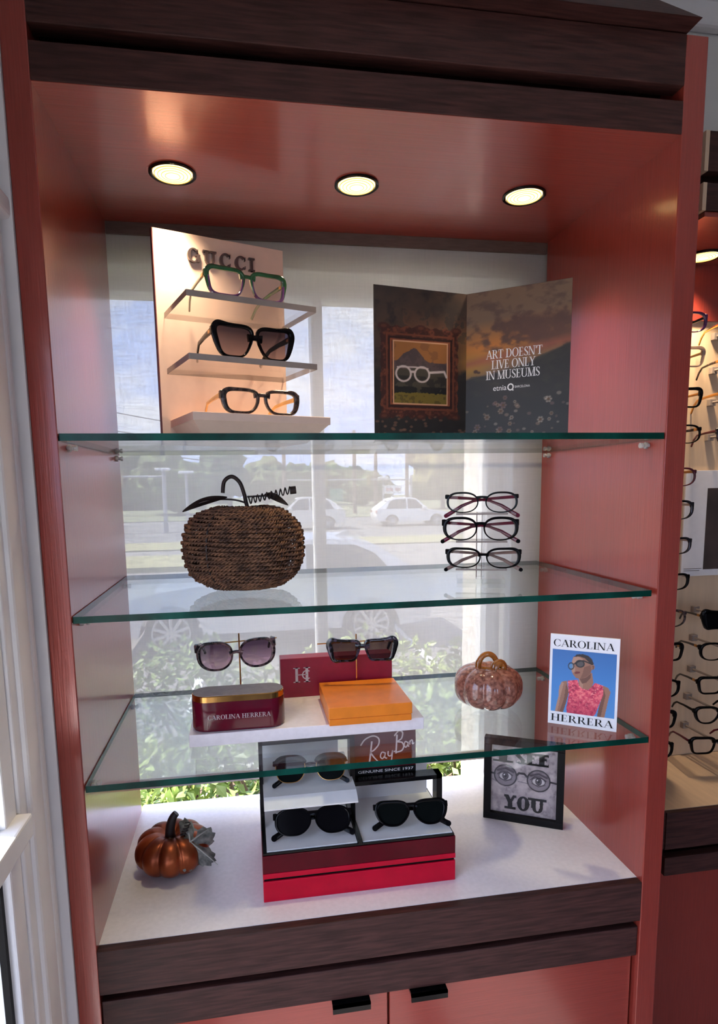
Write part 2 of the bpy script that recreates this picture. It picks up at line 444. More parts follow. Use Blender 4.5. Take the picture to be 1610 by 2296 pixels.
# ---------------------------------------------------------------- the room
RX0, RX1, RY0, RY1, RZ = -.055, 4.0, -4.2, .47, H + 1.755
struct(mesh('floor', box(RX0 - .2, RX1 + .2, RY0 - .2, RY1 + .15, -.12, 0), M_floor))
struct(mesh('ceiling', box(RX0 - .2, RX1 + .2, RY0 - .2, RY1 + .15, RZ, RZ + .15), M_ceil))
wx0, wx1, wz0, wz1 = -.055, .868, H - .16, H + 1.155
struct(mesh('wall_back', join(box(RX0 - .2, wx0, RY1, RY1 + .15, -.7, RZ), box(wx1, RX1 + .2, RY1, RY1 + .15, -.7, RZ),
                              box(wx0, wx1, RY1, RY1 + .15, -.7, wz0), box(wx0, wx1, RY1, RY1 + .15, wz1, RZ)), M_wall))
ly0, ly1, lz0, lz1 = -1.5, -.112, H - .62, H + 1.05
struct(mesh('wall_left', join(box(RX0 - .15, RX0, RY0 - .2, ly0, -.7, RZ), box(RX0 - .15, RX0, ly1, RY1, -.7, RZ),
                              box(RX0 - .15, RX0, ly0, ly1, -.7, lz0), box(RX0 - .15, RX0, ly0, ly1, lz1, RZ)), M_wall))
struct(mesh('wall_right', box(RX1, RX1 + .15, RY0 - .2, RY1 + .15, -.7, RZ), M_wall))
fx = [(.25, .95), (1.7, 2.4)]
struct(mesh('wall_front', join(box(RX0 - .2, .25, RY0 - .15, RY0, -.7, RZ), box(.95, 1.7, RY0 - .15, RY0, -.7, RZ), box(2.4, RX1 + .2, RY0 - .15, RY0, -.7, RZ),
                               *[box(a, b, RY0 - .15, RY0, -.7, .35) for a, b in fx], *[box(a, b, RY0 - .15, RY0, 2.2, RZ) for a, b in fx]), M_wall))
struct(mesh('trim_1', box(.98, RX1, RY1 - .03, RY1, RZ - .055, RZ, .008), M_white))

# rear window behind the cabinet
w1 = struct(bpy.data.objects.new('window_1', None), 'white framed shop window behind the display cabinet'); link(w1); w1.location = (.43, .56, H)
def at0(vf): return shift(vf, -.43, -.56, -H)
mesh('casing', at0(join(box(wx1, wx1 + .045, .458, .47, wz0, wz1 + .045), box(-.05, wx1 + .045, .456, .47, wz1, wz1 + .055, .003),
                        box(wx1 + .045, wx1 + .105, .448, .47, wz0, wz1 + .09, .004), box(-.05, wx1 + .105, .446, .47, wz1 + .055, wz1 + .12, .004))), M_white, w1)
mesh('frame', at0(join(box(wx0, wx0 + .015, .53, .60, wz0, wz1), box(wx1 - .032, wx1, .53, .60, wz0, wz1),
                       box(wx0, wx1, .53, .60, wz1 - .03, wz1), box(wx0, wx1, .53, .60, wz0, wz0 + .05))), M_white, w1)
mesh('mullion', at0(box(.411, .437, .535, .60, wz0, wz1, .003)), M_white, w1)
for a, b in ((wx0 + .015, .411), (.437, wx1 - .032)):
    mesh('pane', at0(box(a, b, .562, .566, wz0 + .05, wz1 - .03)), M_pane, w1)
# side window beside the cabinet
w2 = struct(bpy.data.objects.new('window_2', None), 'white framed side window with a cross rail'); link(w2); w2.location = (RX0, -.8, H)
def at2(vf): return shift(vf, -RX0, .8, -H)
cx = RX0
mesh('casing', at2(join(prism_x([], 0, 0) if False else box(cx, cx + .008, -.114, -.012, lz0 - .1, lz1 + .02, .003), box(cx, cx + .014, -.092, -.044, lz0 - .1, lz1 + .02, .005),
                        box(cx, cx + .011, -.030, -.014, lz0 - .1, lz1 + .02, .004))), M_white, w2)
mesh('head_casing', at2(box(cx, cx + .020, ly0 - .1, .0, lz1 + .002, lz1 + .031, .007, 3)), M_white, w2)
mesh('jamb', at2(join(box(cx - .15, cx - .03, ly1 - .006, ly1 - .0005, lz0, lz1), box(cx - .15, cx, ly0 - .02, ly0, lz0, lz1), box(cx, -.0335, -.004, .03, 0, H + 1.45))), M_white, w2)
mesh('sash', at2(join(box(cx - .06, cx + .004, ly1 - .040, ly1 - .002, lz0, lz1, .003), box(cx - .09, cx - .03, ly0, ly0 + .04, lz0, lz1), box(cx - .09, cx - .03, ly0, ly1, lz1 - .05, lz1), box(cx - .09, cx - .03, ly0, ly1, lz0, lz0 + .06))), M_white, w2)
mesh('cross_rail', at2(box(cx - .06, cx + .022, ly0, ly1 - .002, H + .266, H + .2965, .003)), M_white, w2)
mesh('gasket', at2(join(box(cx - .014, cx - .006, ly1 - .048, ly1 - .040, lz0 + .06, H + .266), box(cx - .014, cx - .006, ly1 - .048, ly1 - .040, H + .2965, lz1 - .05))), M_black_matt, w2)
for a, b in ((lz0 + .06, H + .266), (H + .2965, lz1 - .05)):
    mesh('pane', at2(box(cx - .020, cx - .016, ly0 + .04, ly1 - .045, a, b)), M_pane, w2)
for k, (a, b) in enumerate(fx):
    w = struct(bpy.data.objects.new('window_%d' % (k + 3), None), 'wide storefront window'); link(w); w.location = ((a + b) / 2, RY0 - .08, 1.2)
    mesh('frame', shift(join(box(a, a + .05, RY0 - .11, RY0 - .04, .35, 2.2), box(b - .05, b, RY0 - .11, RY0 - .04, .35, 2.2), box(a, b, RY0 - .11, RY0 - .04, .35, .41), box(a, b, RY0 - .11, RY0 - .04, 2.14, 2.2), box(a, b, RY0 - .11, RY0 - .04, 1.2, 1.24)), -(a + b) / 2, -(RY0 - .08), -1.2), M_white, w)
    for za, zb in ((.41, 1.2), (1.24, 2.14)):
        mesh('pane', shift(box(a + .05, b - .05, RY0 - .078, RY0 - .072, za, zb), -(a + b) / 2, -(RY0 - .08), -1.2), M_pane, w)

# ---------------------------------------------------------------- display cabinet
cab = thing('display_cabinet', 'tall copper coloured open display cabinet with dark wood fascia standing before the window', 'cabinet', (0, 0, 0))
mesh('side_panel', box(-.033, 0, 0, D, 0, H + 1.45, .0015), M_copper_v, cab)
mesh('side_panel', box(W, W + .037, 0, D, 0, H + 1.3602, .0015), M_copper_v, cab)
mesh('soffit', box(0, W, .0005, D, SOF - .0008, SOF + .018), M_copper_h, cab)
mesh('fascia_board', box(0, W, -.001, .019, H + 1.2228, H + 1.2690, .0012), M_wood, cab)
mesh('fascia_reveal', box(0, W, .055, .065, H + 1.245, H + 1.362), M_wood, cab)
mesh('fascia_board', box(0, W, -.001, .026, H + 1.2897, H + 1.3600, .0012), M_wood, cab)
def hip(x0, x1, y0, y1, z0, z1, i):
    v = [(x0, y0, z0), (x1, y0, z0), (x1, y1, z0), (x0, y1, z0), (x0 + i, y0 + i * .7, z1), (x1 - i, y0 + i * .7, z1), (x1 - i, y1, z1), (x0 + i, y1, z1)]
    return v, [(0, 3, 2, 1), (4, 5, 6, 7), (0, 1, 5, 4), (1, 2, 6, 5), (2, 3, 7, 6), (3, 0, 4, 7)]
mesh('cornice', hip(-.02, W + .002, -.030, D, H + 1.362, H + 1.44, .09), M_wood, cab)
mesh('rear_valance', box(0, W, D + .0005, D + .0075, H + 1.2, SOF + .016), M_brown, cab)
mesh('lower_rail', box(0.001, W - .001, .004, .024, H - .146, H - .089, .0015), M_wood, cab)
mesh('rail_reveal', box(0, W, .045, .055, H - .15, H - .03), M_wood, cab)
for a, b, px in ((.004, .460, .395), (.463, .916, .529)):
    d = mesh('door', box(a, b, .014, .032, .09, H - .149, .0015), M_copper_h, cab)
    mesh('pull', join(box(px - .032, px + .032, -.006, .016, H - .154, H - .1495), box(px - .032, px + .032, -.006, -.002, H - .163, H - .1495)), M_black, d)
mesh('plinth', box(0, W, .05, .07, 0, .09), M_black_matt, cab)
mesh('carcass_floor', box(0, W, .05, D, .07, .09), M_copper_h, cab)
pin = join(lathe([(.0055, 0), (.0055, .004), (.0028, .005), (.0028, .008), (.0045, .009), (.0045, .013)], 10), box(-.003, .003, -.009, .007, 0, .006, .001))
pv = {}
for sx in (0, 1):
    for sz in (S1, S2, S3):
        for y in (.046, .385):
            R4 = Matrix.Translation((0 if sx == 0 else W, y, sz - .010 - .0075)) @ Euler((0, PI / 2 if sx == 0 else -PI / 2, 0)).to_matrix().to_4x4()
            mesh('shelf_support', xf(pin, R4), M_pin, cab, smooth=True, autosmooth=35)

wt = thing('worktop', 'white laminate worktop with a thick dark wood front edge', 'worktop', (W / 2, .2, H))
mesh('top_surface', box(-W / 2, W / 2, -.184, .247, -.022, 0), M_white_lam, wt)
mesh('front_edge', box(-W / 2, W / 2, -.2, -.184, -.0745, -.0004, .001), M_wood, wt)

for k, (z, a, b, lab) in enumerate(((S1, .001, W - .001, 'top glass shelf with green edge carrying the open booklet'), (S2, .0015, W - .009, 'middle glass shelf with green edge carrying the wicker pumpkin'),
                                    (S3, .0015, W - .001, 'lowest glass shelf with green edge carrying burgundy and orange boxes'))):
    s = thing('glass_shelf', lab, 'shelf', (W / 2, D / 2, z), group='glass shelves in the cabinet')
    x0, x1, y0, y1 = a - W / 2, b - W / 2, .001 - D / 2, D / 2 - .004
    # sheet faces and the green polished edges are separate parts
    v, f = box(x0, x1, y0, y1, -.010, 0)
    mesh('sheet', (v, f[:2]), M_glass, s)
    e = .0012
    mesh('polished_edge', (
        [(x0, y0 + e, 0), (x0 + e, y0, 0), (x1 - e, y0, 0), (x1, y0 + e, 0), (x1, y1, 0), (x0, y1, 0)] + [(p[0], p[1], -.010) for p in [(x0, y0 + e, 0), (x0 + e, y0, 0), (x1 - e, y0, 0), (x1, y0 + e, 0), (x1, y1, 0), (x0, y1, 0)]],
        [(i, (i + 1) % 6, (i + 1) % 6 + 6, i + 6) for i in range(6)]), M_edge, s)

# recessed downlights
M_lens = mat('glowing_lens', (255, 226, 158), rough=.3, emit=2.4)
M_lens2 = mat('glowing_lens_ring', (236, 176, 92), rough=.3, emit=1.0)
def downlight(x, y, z, label, power=11.0, grp='recessed downlights in the copper soffit'):
    t = thing('recessed_downlight', label, 'downlight', (x, y, z), group=grp)
    mesh('trim_ring', lathe([(.0385, 0), (.0385, -.0035), (.036, -.005), (.033, -.0035), (.0325, .0)], 36), M_black, t, smooth=True, autosmooth=40)
    ln = mesh('lens', lathe([(.0322, -.0015), (.028, -.0045), (.010, -.0065), (.0001, -.007)], 36), M_lens, t, smooth=True)
    rg = []
    for r in (.012, .018, .024, .0295):
        rg.append(shift(tube([(r * math.cos(a * PI / 16), r * math.sin(a * PI / 16), -.0072 + r * .1) for a in range(33)], .0009, 5, False)))
    mesh('lens_ring', join(*rg), M_lens2, ln)
    l = bpy.data.lights.new('downlight_lamp', 'SPOT'); l.energy = power; l.color = (1, .76, .50); l.spot_size = math.radians(98); l.spot_blend = 1.0; l.shadow_soft_size = .025
    lo = bpy.data.objects.new('downlight_lamp', l); link(lo, t); lo.location = (0, 0, -.012)
    return t
for x, nm in ((.1509, 'lit round downlight in the soffit above the stepped eyewear display'), (.4604, 'lit round downlight at the middle of the copper soffit'), (.7691, 'lit round downlight in the soffit above the open booklet')):
    downlight(x, .2155, SOF, nm)

# roller shade
rs = thing('roller_shade', 'pale see-through solar screen roller shade hanging behind the cabinet', 'window shade', (.46, .432, H))
mesh('fabric', sheet(-.475, .488, .060, 1.245), M_shade, rs)
mesh('hem_bar', box(-.475, .488, -.004, .004, .045, .068, .002), mat('hem_fabric', (206, 200, 198), rough=.7, var=.05, scale=160), rs)
mesh('roller_tube', tube([(-.475, .0015, 1.254), (.488, .0015, 1.254)], .0095, 16), M_white, rs, smooth=True, autosmooth=40)

# ---------------------------------------------------------------- neighbouring cabinet
nb = thing('display_cabinet', 'copper coloured eyewear cabinet with beige rear board full of spectacle frames', 'cabinet', (1.1, .2, 0))
def atn(vf): return shift(vf, -1.1, -.2, 0)
NX0, NX1 = 1.118, 2.7
mesh('rear_board', atn(box(.975, NX1, .448, .468, H, H + 1.075)), M_beige, nb)
mesh('upper_panel', atn(box(.975, NX1, .44, .468, H + 1.075, H + 1.36)), M_copper_v, nb)
mesh('side_panel', atn(box(NX1, NX1 + .035, .2, .468, 0, H + 1.36)), M_copper_v, nb)
mesh('soffit', atn(box(NX0 + .01, NX1, .205, .44, H + 1.2, H + 1.215)), M_copper_h, nb)
mesh('fascia_board', atn(box(NX0 + .008, NX1, .2, .222, H + 1.2088, H + 1.258, .0012)), M_wood, nb)
mesh('fascia_board', atn(box(NX0 + .008, NX1, .2, .222, H + 1.278, H + 1.348, .0012)), M_wood, nb)
mesh('fascia_reveal', atn(box(NX0 + .014, NX1, .250, .262, H + 1.216, H + 1.34)), M_wood, nb)
mesh('fascia_end', atn(join(box(NX0, NX0 + .008, .2, .44, H + 1.2088, H + 1.258), box(NX0, NX0 + .008, .2, .44, H + 1.278, H + 1.348))), M_beige, nb)
mesh('base_front', atn(box(.96, NX1, .226, .24, .0, H - .15)), M_copper_v, nb)
mesh('lower_rail', atn(box(NX0 + .006, NX1, .206, .226, H - .1528, H - .110, .0015)), M_wood, nb)
mesh('rail_reveal', atn(box(NX0 + .012, NX1, .244, .252, H - .15, H - .035)), M_wood, nb)
wt2 = thing('worktop', 'beige worktop with dark wood edge under the wall of spectacle frames', 'worktop', (1.9, .3, H))
mesh('top_surface', box(NX0 - 1.9, NX1 - 1.9, -.088, .148, -.03, -.001), M_beige, wt2)
mesh('front_edge', box(NX0 - 1.9, NX1 - 1.9, -.1, -.088, -.0867, -.002, .001), M_wood, wt2)
mesh('end_edge', box(NX0 - 1.912, NX0 - 1.9, -.096, .148, -.0867, -.002), M_wood, wt2)
downlight(1.275, .388, H + 1.2, 'lit round downlight above the wall of spectacle frames', 13.0, grp='recessed downlights of the neighbouring cabinet')
# ---------------------------------------------------------------- eyewear
def tint_mat(name, top, bot, refl=.05, op=0.0):
    m = clear_mat(name, (1, 1, 1), f0=refl); n = m.node_tree
    t = [q for q in n.nodes if q.type == 'BSDF_TRANSPARENT'][0]
    tc = n.nodes.new('ShaderNodeTexCoord'); sp = n.nodes.new('ShaderNodeSeparateXYZ'); r = n.nodes.new('ShaderNodeValToRGB')
    r.color_ramp.elements[0].color = (*lin(bot), 1); r.color_ramp.elements[1].color = (*lin(top), 1)
    r.color_ramp.elements[0].position = .05; r.color_ramp.elements[1].position = .85
    n.links.new(tc.outputs['Generated'], sp.inputs[0]); n.links.new(sp.outputs[2], r.inputs[0]); n.links.new(r.outputs[0], t.inputs[0])
    return m
L_clear = clear_mat('demo_lens', (.975, .975, .975), f0=.045)
L_purple = tint_mat('gradient_plum_lens', (92, 66, 86), (200, 162, 180))
L_smoke = tint_mat('gradient_smoke_lens', (70, 60, 72), (160, 146, 154))
L_brown = tint_mat('brown_lens', (96, 72, 70), (120, 96, 92))
L_dark = mat('dark_green_lens', (12, 15, 15), rough=.2, var=.1, scale=20, spec=.03)
L_grey = mat('black_lens', (12, 11, 14), rough=.2, var=.1, scale=20, spec=.03)
A_black = mat('black_acetate', (7, 6, 8), rough=.16, var=.2, scale=50, spec=.13)
A_green = mat('green_acetate', (38, 84, 48), rough=.1, var=.4, scale=30, coat=.4)
A_violet = mat('violet_acetate', (104, 62, 108), rough=.1, var=.3, scale=30, coat=.4)
A_choc = mat('patterned_brown_acetate', (70, 54, 50), rough=.25, rgb2=(38, 28, 28), scale=150, lo=.45, hi=.55)
A_honey = mat('honey_acetate', (206, 158, 96), rough=.15, var=.12, scale=30)
A_tort = mat('tortoise_acetate', (112, 82, 82), rough=.12, rgb2=(22, 14, 16), scale=75, lo=.48, hi=.66, spec=.4)
A_tort_d = mat('dark_tortoise_acetate', (78, 66, 84), rough=.12, rgb2=(14, 11, 13), scale=85, lo=.50, hi=.68, coat=.3)
A_teal = mat('teal_acetate', (22, 34, 36), rough=.15, rgb2=(24, 14, 18), scale=40, spec=.2)
A_wine = mat('wine_acetate', (92, 14, 38), rough=.14, var=.2, scale=40)
A_taupe = mat('taupe_acetate', (120, 92, 84), rough=.2, var=.15, scale=40)
A_crystal = mat('crystal_acetate', (210, 190, 176), rough=.1, var=.1, scale=30, trans=.5)
A_gunmetal = mat('gunmetal', (58, 56, 62), rough=.2, metal=.9, var=.1, scale=30)
A_purple = mat('purple_acetate', (96, 48, 98), rough=.14, var=.2, scale=40)

SH = dict(
    square=dict(a=.0265, b=.0180, n=4.4, gap=.0105, tp=.10, cat=.002, nc=.12, rt=.0062, rb=.0036, rs=.002, dep=.005, bz=.0115, bh=.0055, arch=.0015, eh=.012),
    butterfly=dict(a=.0265, b=.0225, n=4.2, gap=.0095, tp=.20, cat=.005, nc=.22, rt=.0060, rb=.0036, rs=.004, dep=.006, bz=.0075, bh=.0085, arch=.001, eh=.014),
    keystone=dict(a=.0265, b=.0168, n=3.4, gap=.0105, tp=.10, cat=.001, nc=.18, rt=.0058, rb=.0046, rs=.004, dep=.006, bz=.0105, bh=.0060, arch=.0012, eh=.014),
    oval=dict(a=.0255, b=.0165, n=2.3, gap=.0085, tp=.02, cat=.003, nc=.05, rt=.0034, rb=.0020, rs=.0016, dep=.003, bz=.0085, bh=.0042, arch=.002, eh=.008),
    panto=dict(a=.0265, b=.0185, n=2.4, gap=.0085, tp=.04, cat=.003, nc=.08, rt=.0046, rb=.0022, rs=.0036, dep=.004, bz=.0090, bh=.0050, arch=.002, eh=.012),
    cat=dict(a=.0275, b=.0165, n=2.5, gap=.0080, tp=.06, cat=.005, nc=.10, rt=.0042, rb=.0023, rs=.0036, dep=.004, bz=.0065, bh=.0045, arch=.001, eh=.010),
    bigcat=dict(a=.0265, b=.0235, n=2.4, gap=.0090, tp=.06, cat=.006, nc=.10, rt=.0040, rb=.0030, rs=.0035, dep=.005, bz=.0035, bh=.0050, arch=.003, eh=.015),
    boxy=dict(a=.0245, b=.0185, n=7.0, gap=.0112, tp=.13, cat=.001, nc=.14, rt=.0070, rb=.0040, rs=.006, dep=.006, bz=.0105, bh=.0080, arch=.0005, eh=.014),
    club=dict(a=.0240, b=.0200, n=2.8, gap=.0110, tp=.08, cat=.001, nc=.14, rt=.0014, rb=.0013, rs=.0, dep=.002, bz=.0080, bh=.0020, arch=.002, eh=.009),
    wrap=dict(a=.0300, b=.0218, n=2.5, gap=.0062, tp=.03, cat=-.002, nc=.22, rt=.0034, rb=.0022, rs=.002, dep=.004, bz=.0120, bh=.0080, arch=.0015, eh=.012),
    wayfarer=dict(a=.0262, b=.0188, n=2.6, gap=.0085, tp=.19, cat=.004, nc=.16, rt=.0056, rb=.0034, rs=.003, dep=.005, bz=.0135, bh=.0075, arch=.0012, eh=.011),
)
def outline(p, N=56):
    o = []
    for k in range(N):
        t = 2 * PI * k / N; c, s = math.cos(t), math.sin(t)
        x = p['a'] * math.copysign(abs(c) ** (2 / p['n']), c); z = p['b'] * math.copysign(abs(s) ** (2 / p['n']), s)
        if z > 0: z += p['cat'] * max(0, x / p['a']) ** 2 * (z / p['b'])
        x *= 1 + p['tp'] * (z / p['b'])
        if x < 0 and z < 0: x *= 1 - p['nc'] * (-z / p['b']) ** 1.3
        o.append((x, z))
    return o
def ring(p, cx, sgn, wrap):
    O = outline(p); N = len(O); V, F = [], []
    for k in range(N):
        x, z = O[k]; xa, za = O[k - 1]; xb, zb = O[(k + 1) % N]
        nx, nz = (zb - za), -(xb - xa); l = math.hypot(nx, nz) or 1; nx /= l; nz /= l
        s = max(-1, min(1, z / p['b'])); c = max(-1, min(1, x / p['a']))
        th = p['rb'] + (p['rt'] - p['rb']) * (.5 + .5 * s) ** 1.5 + p['rs'] * max(0, c) ** 3
        d = p['dep'] / 2
        for f, y in ((0, d), (0, -d * .5), (.28, -d), (.72, -d), (1, -d * .5), (1, d)):
            X = cx + x + nx * th * f; Z = z + nz * th * f
            V.append((sgn * X, y + wrap * X * X, Z))
    for k in range(N):
        for j in range(6):
            a = k * 6 + j; b = k * 6 + (j + 1) % 6; c2 = ((k + 1) % N) * 6 + (j + 1) % 6; d2 = ((k + 1) % N) * 6 + j
            F.append((a, b, c2, d2))
    return V, F
def disc(p, cx, sgn, wrap, y=0.0, k=1.0):
    O = outline(p); N = len(O)
    V = [(sgn * cx, y + wrap * cx * cx, 0)] + [(sgn * (cx + x * k), y + wrap * (cx + x * k) ** 2, z * k) for x, z in O]
    return V, [(0, 1 + i, 1 + (i + 1) % N) for i in range(N)]

def glasses(shape, label, loc, rot=(0, 0, 0), front=None, temple=None, lens=None, fold=False, width=None, cat='eyeglasses', group=None, accent=None, tlen=.135, th=None, low=None, drop=.035):
    """local frame: x across, y towards the temples, z up, origin under the middle of the front"""
    p = SH[shape]; wrap = .55 if shape != 'wrap' else 1.3
    t = thing('sunglasses' if cat == 'sunglasses' else 'eyeglasses', label, cat, loc, rot, group)
    cx = p['gap'] + p['a']; zc = p['b'] + p['rb']
    full = 2 * (cx + p['a'] * (1 + p['tp']) + p['rs'] + (p['rt'] + p['rb']) / 2)
    S = (width / full) if width else 1.0
    def up(vf): return [(v[0] * S, v[1] * S, (v[2] + zc) * S) for v in vf[0]], vf[1]
    xh = cx + p['a'] * (1 + p['tp'] * .6) + p['rs'] * .7 + p['rb'] * .5; zh = p['b'] * .55 + p['cat'] * .7
    yh = wrap * xh * xh
    br = []
    for s in (-1, -.5, 0, .5, 1):
        X = s * (p['gap'] + p['rb'] * .9); br.append((X, wrap * X * X, p['bz'] + p['arch'] * (1 - s * s)))
    parts = [ring(p, cx, 1, wrap), ring(p, cx, -1, wrap), strap(br, [p['bh'] * 1.5, p['bh'] * 1.1, p['bh'], p['bh'] * 1.1, p['bh'] * 1.5], p['dep'] * .9)]
    for s in (1, -1):
        parts.append(shift(box(-.0045, .0032, -p['dep'] * .4, p['dep'] * 1.3, -p['eh'] / 2, p['eh'] / 2, .0012, 1), s * xh, yh, zh))
    if shape == 'club':
        for s in (1, -1):
            O = [q for q in outline(p) if q[1] > p['b'] * .35]
            O.sort(key=lambda q: q[0])
            brow = [(s * (cx + x * 1.04), wrap * (cx + x) ** 2 - .001, z + .001) for x, z in O]
            parts.append(strap(brow, [.004] + [.0085] * (len(brow) - 2) + [.011], .006))
    f = mesh('frame_front', up(join(*parts)), front, t, smooth=True, autosmooth=40)
    if low is not None:          # second acetate colour laminated behind the lower rims
        q = dict(p); q.update(rt=.0, rb=p['rb'] * 1.12, dep=p['dep'] * 1.15)
        lw = []
        for s in (1, -1):
            v, fc = ring(q, cx, s, wrap); keep = [c for c in fc if sum(v[i][2] for i in c) / 4 < p['b'] * .45]
            lw.append((v, keep))
        mesh('lower_rim', up(join(*lw)), low, t, smooth=True, autosmooth=40)
    if shape == 'club':
        mesh('metal_rim', up(join(ring(dict(p, rt=.0016, rb=.0016, dep=.0026), cx, 1, wrap), ring(dict(p, rt=.0016, rb=.0016, dep=.0026), cx, -1, wrap))), M_gold, t, smooth=True, autosmooth=40)
    for s in (1, -1):
        mesh('lens', up(disc(p, cx, s, wrap, .0003)), lens, t, smooth=True)
    hgt = th or max(.0045, p['eh'] * .55)
    for k, s in enumerate((1, -1)):
        x0, y0, z0 = s * (xh + .001), yh + p['dep'] * .9, zh
        if fold:
            yy = y0 + .006 + .006 * k
            L = 2 * xh
            path = [(x0, y0, z0), (x0 - s * .002, yy, z0 - .001), (x0 - s * L * .35, yy + .001, z0 - .004), (x0 - s * L * .62, yy, z0 - .008),
                    (x0 - s * L * .80, yy - .002, z0 - .017), (x0 - s * L * .92, yy - .005, z0 - drop * .77), (x0 - s * L * 1.03, yy - .008, z0 - drop)]
            hs = [hgt, hgt, hgt * .8, hgt * .75, hgt * .95, hgt * 1.15, hgt * 1.2]
        else:
            path = [(x0, y0, z0), (x0, y0 + .01, z0), (x0 - s * .002, y0 + tlen * .4, z0 - .001), (x0 - s * .004, y0 + tlen * .72, z0 - .004), (x0 - s * .007, y0 + tlen * .88, z0 - .014), (x0 - s * .010, y0 + tlen, z0 - .028)]
            hs = [hgt, hgt, hgt * .8, hgt * .7, hgt * .85, hgt * .7]
        tp_ = mesh('temple', up(strap(path, hs, .0034)), temple or front, t, smooth=True, autosmooth=40)
        if fold:
            mesh('temple_tip', up(shift(tube([(0, -.0025, 0), (0, .0025, 0)], hgt * .62, 12), *path[-1])), accent or temple or front, tp_, smooth=True, autosmooth=40)
        elif accent is not None:
            mesh('hinge_badge', up(shift(box(-.0022, .0022, .006, .017, -.003, .003, .0008, 1), x0, y0, z0)), accent, tp_)
    return t

def rest(t, surf, sink=.0004):
    """lower or lift a thing until its lowest point just touches the surface z = surf(x, y)"""
    bpy.context.view_layer.update()
    d = -9.0; st_ = [t]
    while st_:
        o = st_.pop(); st_ += list(o.children)
        if o.type == 'MESH':
            for q in o.data.vertices:
                p = o.matrix_world @ q.co; d = max(d, surf(p.x, p.y) - p.z)
    t.location.z += d - sink
    return t

# ---------------------------------------------------------------- top shelf
AG = math.radians(19.7); GO = Vector((.1089, .25, S1)); GX = Vector((math.cos(AG), math.sin(AG), 0)); GY = Vector((-math.sin(AG), math.cos(AG), 0))
gd = thing('eyewear_display', 'tall pale stepped eyewear display with clear ledges and raised letters', 'display stand', GO, (0, 0, AG))
M_panel_w = mat('display_panel_cream', (224, 196, 180), rough=.5, var=.03, scale=40)
mesh('back_panel', box(0, .2427, 0, .012, 0, .368, .001), M_panel_w, gd)
mesh('panel_edge', box(-.0012, 0, 0, .012, 0, .368), mat('burgundy_edge', (92, 30, 40), rough=.4, var=.1, scale=30), gd)
mesh('base_top', box(.0147, .261, -.149, 0, .0306, .0437, .0008), M_panel_w, gd)
mesh('base_step', ([(.045, -.112, 0), (.231, -.112, 0), (.231, 0, 0), (.045, 0, 0), (.0170, -.146, .0306), (.259, -.146, .0306), (.259, 0, .0306), (.0170, 0, .0306)], box(0, 1, 0, 1, 0, 1)[1]), M_panel_w, gd)
for z in (.2188, .1238):
    l = mesh('ledge', ((lambda v, f: (v, f[:2]))(*box(.0134, .2373, -.148, 0, z, z + .0096))), M_acry, gd)
    mesh('ledge_edge', ((lambda v, f: (v, f[2:]))(*box(.0134, .2373, -.148, 0, z, z + .0096))), M_acry_edge, l)
xl = .0575
M_letter = mat('dark_nickel', (112, 98, 98), rough=.25, metal=.7, var=.1, scale=40)
for ch, wch in zip('GUCCI', (.0240, .0205, .0220, .0220, .0080)):
    mesh('letter', lettering(ch, xl, xl + wch, .3195, .0235, -.006, T=.22, t=.13, depth=.006), M_letter, gd); xl += wch + .0069
def gpos(x, z): return GO + GX * x + GY * (-.118 if z > 0 else 0) + Vector((0, 0, z))
glasses('square', 'green and violet translucent eyeglasses on the upper clear ledge of the stepped display', (.2664, .1596, H + 1.0104), (0, 0, AG + .03), A_green, A_green, L_clear, width=.1447, tlen=.124, accent=M_gold, low=A_violet, group='eyewear on the stepped display')
glasses('butterfly', 'oversized black butterfly sunglasses on the lower clear ledge of the stepped display', (.2755, .1622, H + .9154), (0, 0, AG + .02), A_black, A_black, L_smoke, width=.151, tlen=.120, cat='sunglasses', accent=M_gold, th=.010, group='eyewear on the stepped display')
glasses('keystone', 'patterned brown eyeglasses with honey temples on the base of the stepped display', (.2840, .1660, H + .8257), (0, 0, AG + .02), A_choc, A_honey, L_clear, width=.1458, tlen=.122, th=.008, group='eyewear on the stepped display')

# open booklet
bk = thing('advertising_booklet', 'open dark printed booklet showing a gilt framed painting and white lettering', 'booklet', (.6642, .22, S1))
M_card = mat('dark_card', (60, 52, 48), rough=.6, var=.1, scale=60)
M_ink = attr_mat('printed_ink')
M_white_ink = mat('white_ink', (236, 232, 230), rough=.5, var=.03, scale=90)
HB = .267
def page(name, w, ang, left, P):
    o = mesh(name, box(-w if left else 0, 0 if left else w, 0, .0016, 0, HB), M_card, bk, rot=(0, 0, ang))
    P.build('printed_picture', -w if left else 0, 0 if left else w, .0005, HB - .0005, -.0004, M_ink, o)
    return o
AS = HB / .186
P = Print(170, 244, 3); u, v = P.u, P.v
n1, n2, n3 = P.noise(3, 6), P.noise(10, 18), P.noise(28, 40, 3)
P.c[:] = (58, 48, 42)
P.put((n1 - .35) * 2.2 * (v > .45), (84, 62, 48)); P.put((n2 - .5) * 3 * (v > .5), (40, 33, 32))
P.put(np.clip(1 - abs(v - .72) * 6, 0, 1) * (u > .3) * (n2 > .42) * .7, (132, 80, 50))
P.put(np.clip((u - .75) * 4, 0, 1) * np.clip(1 - abs(v - .55) * 4, 0, 1), (150, 104, 52))
P.put(np.clip((.47 + .05 * n2 - v) * 30, 0, 1), (44, 40, 36)); P.put((v < .42) * (n2 * .8), (30, 28, 26))
fl = P.rng.rand(60, 2)
for x, y in fl: P.ell(x, y * .2, .012 + .01 * P.rng.rand(), .008, (118, 84, 66), a=.8)
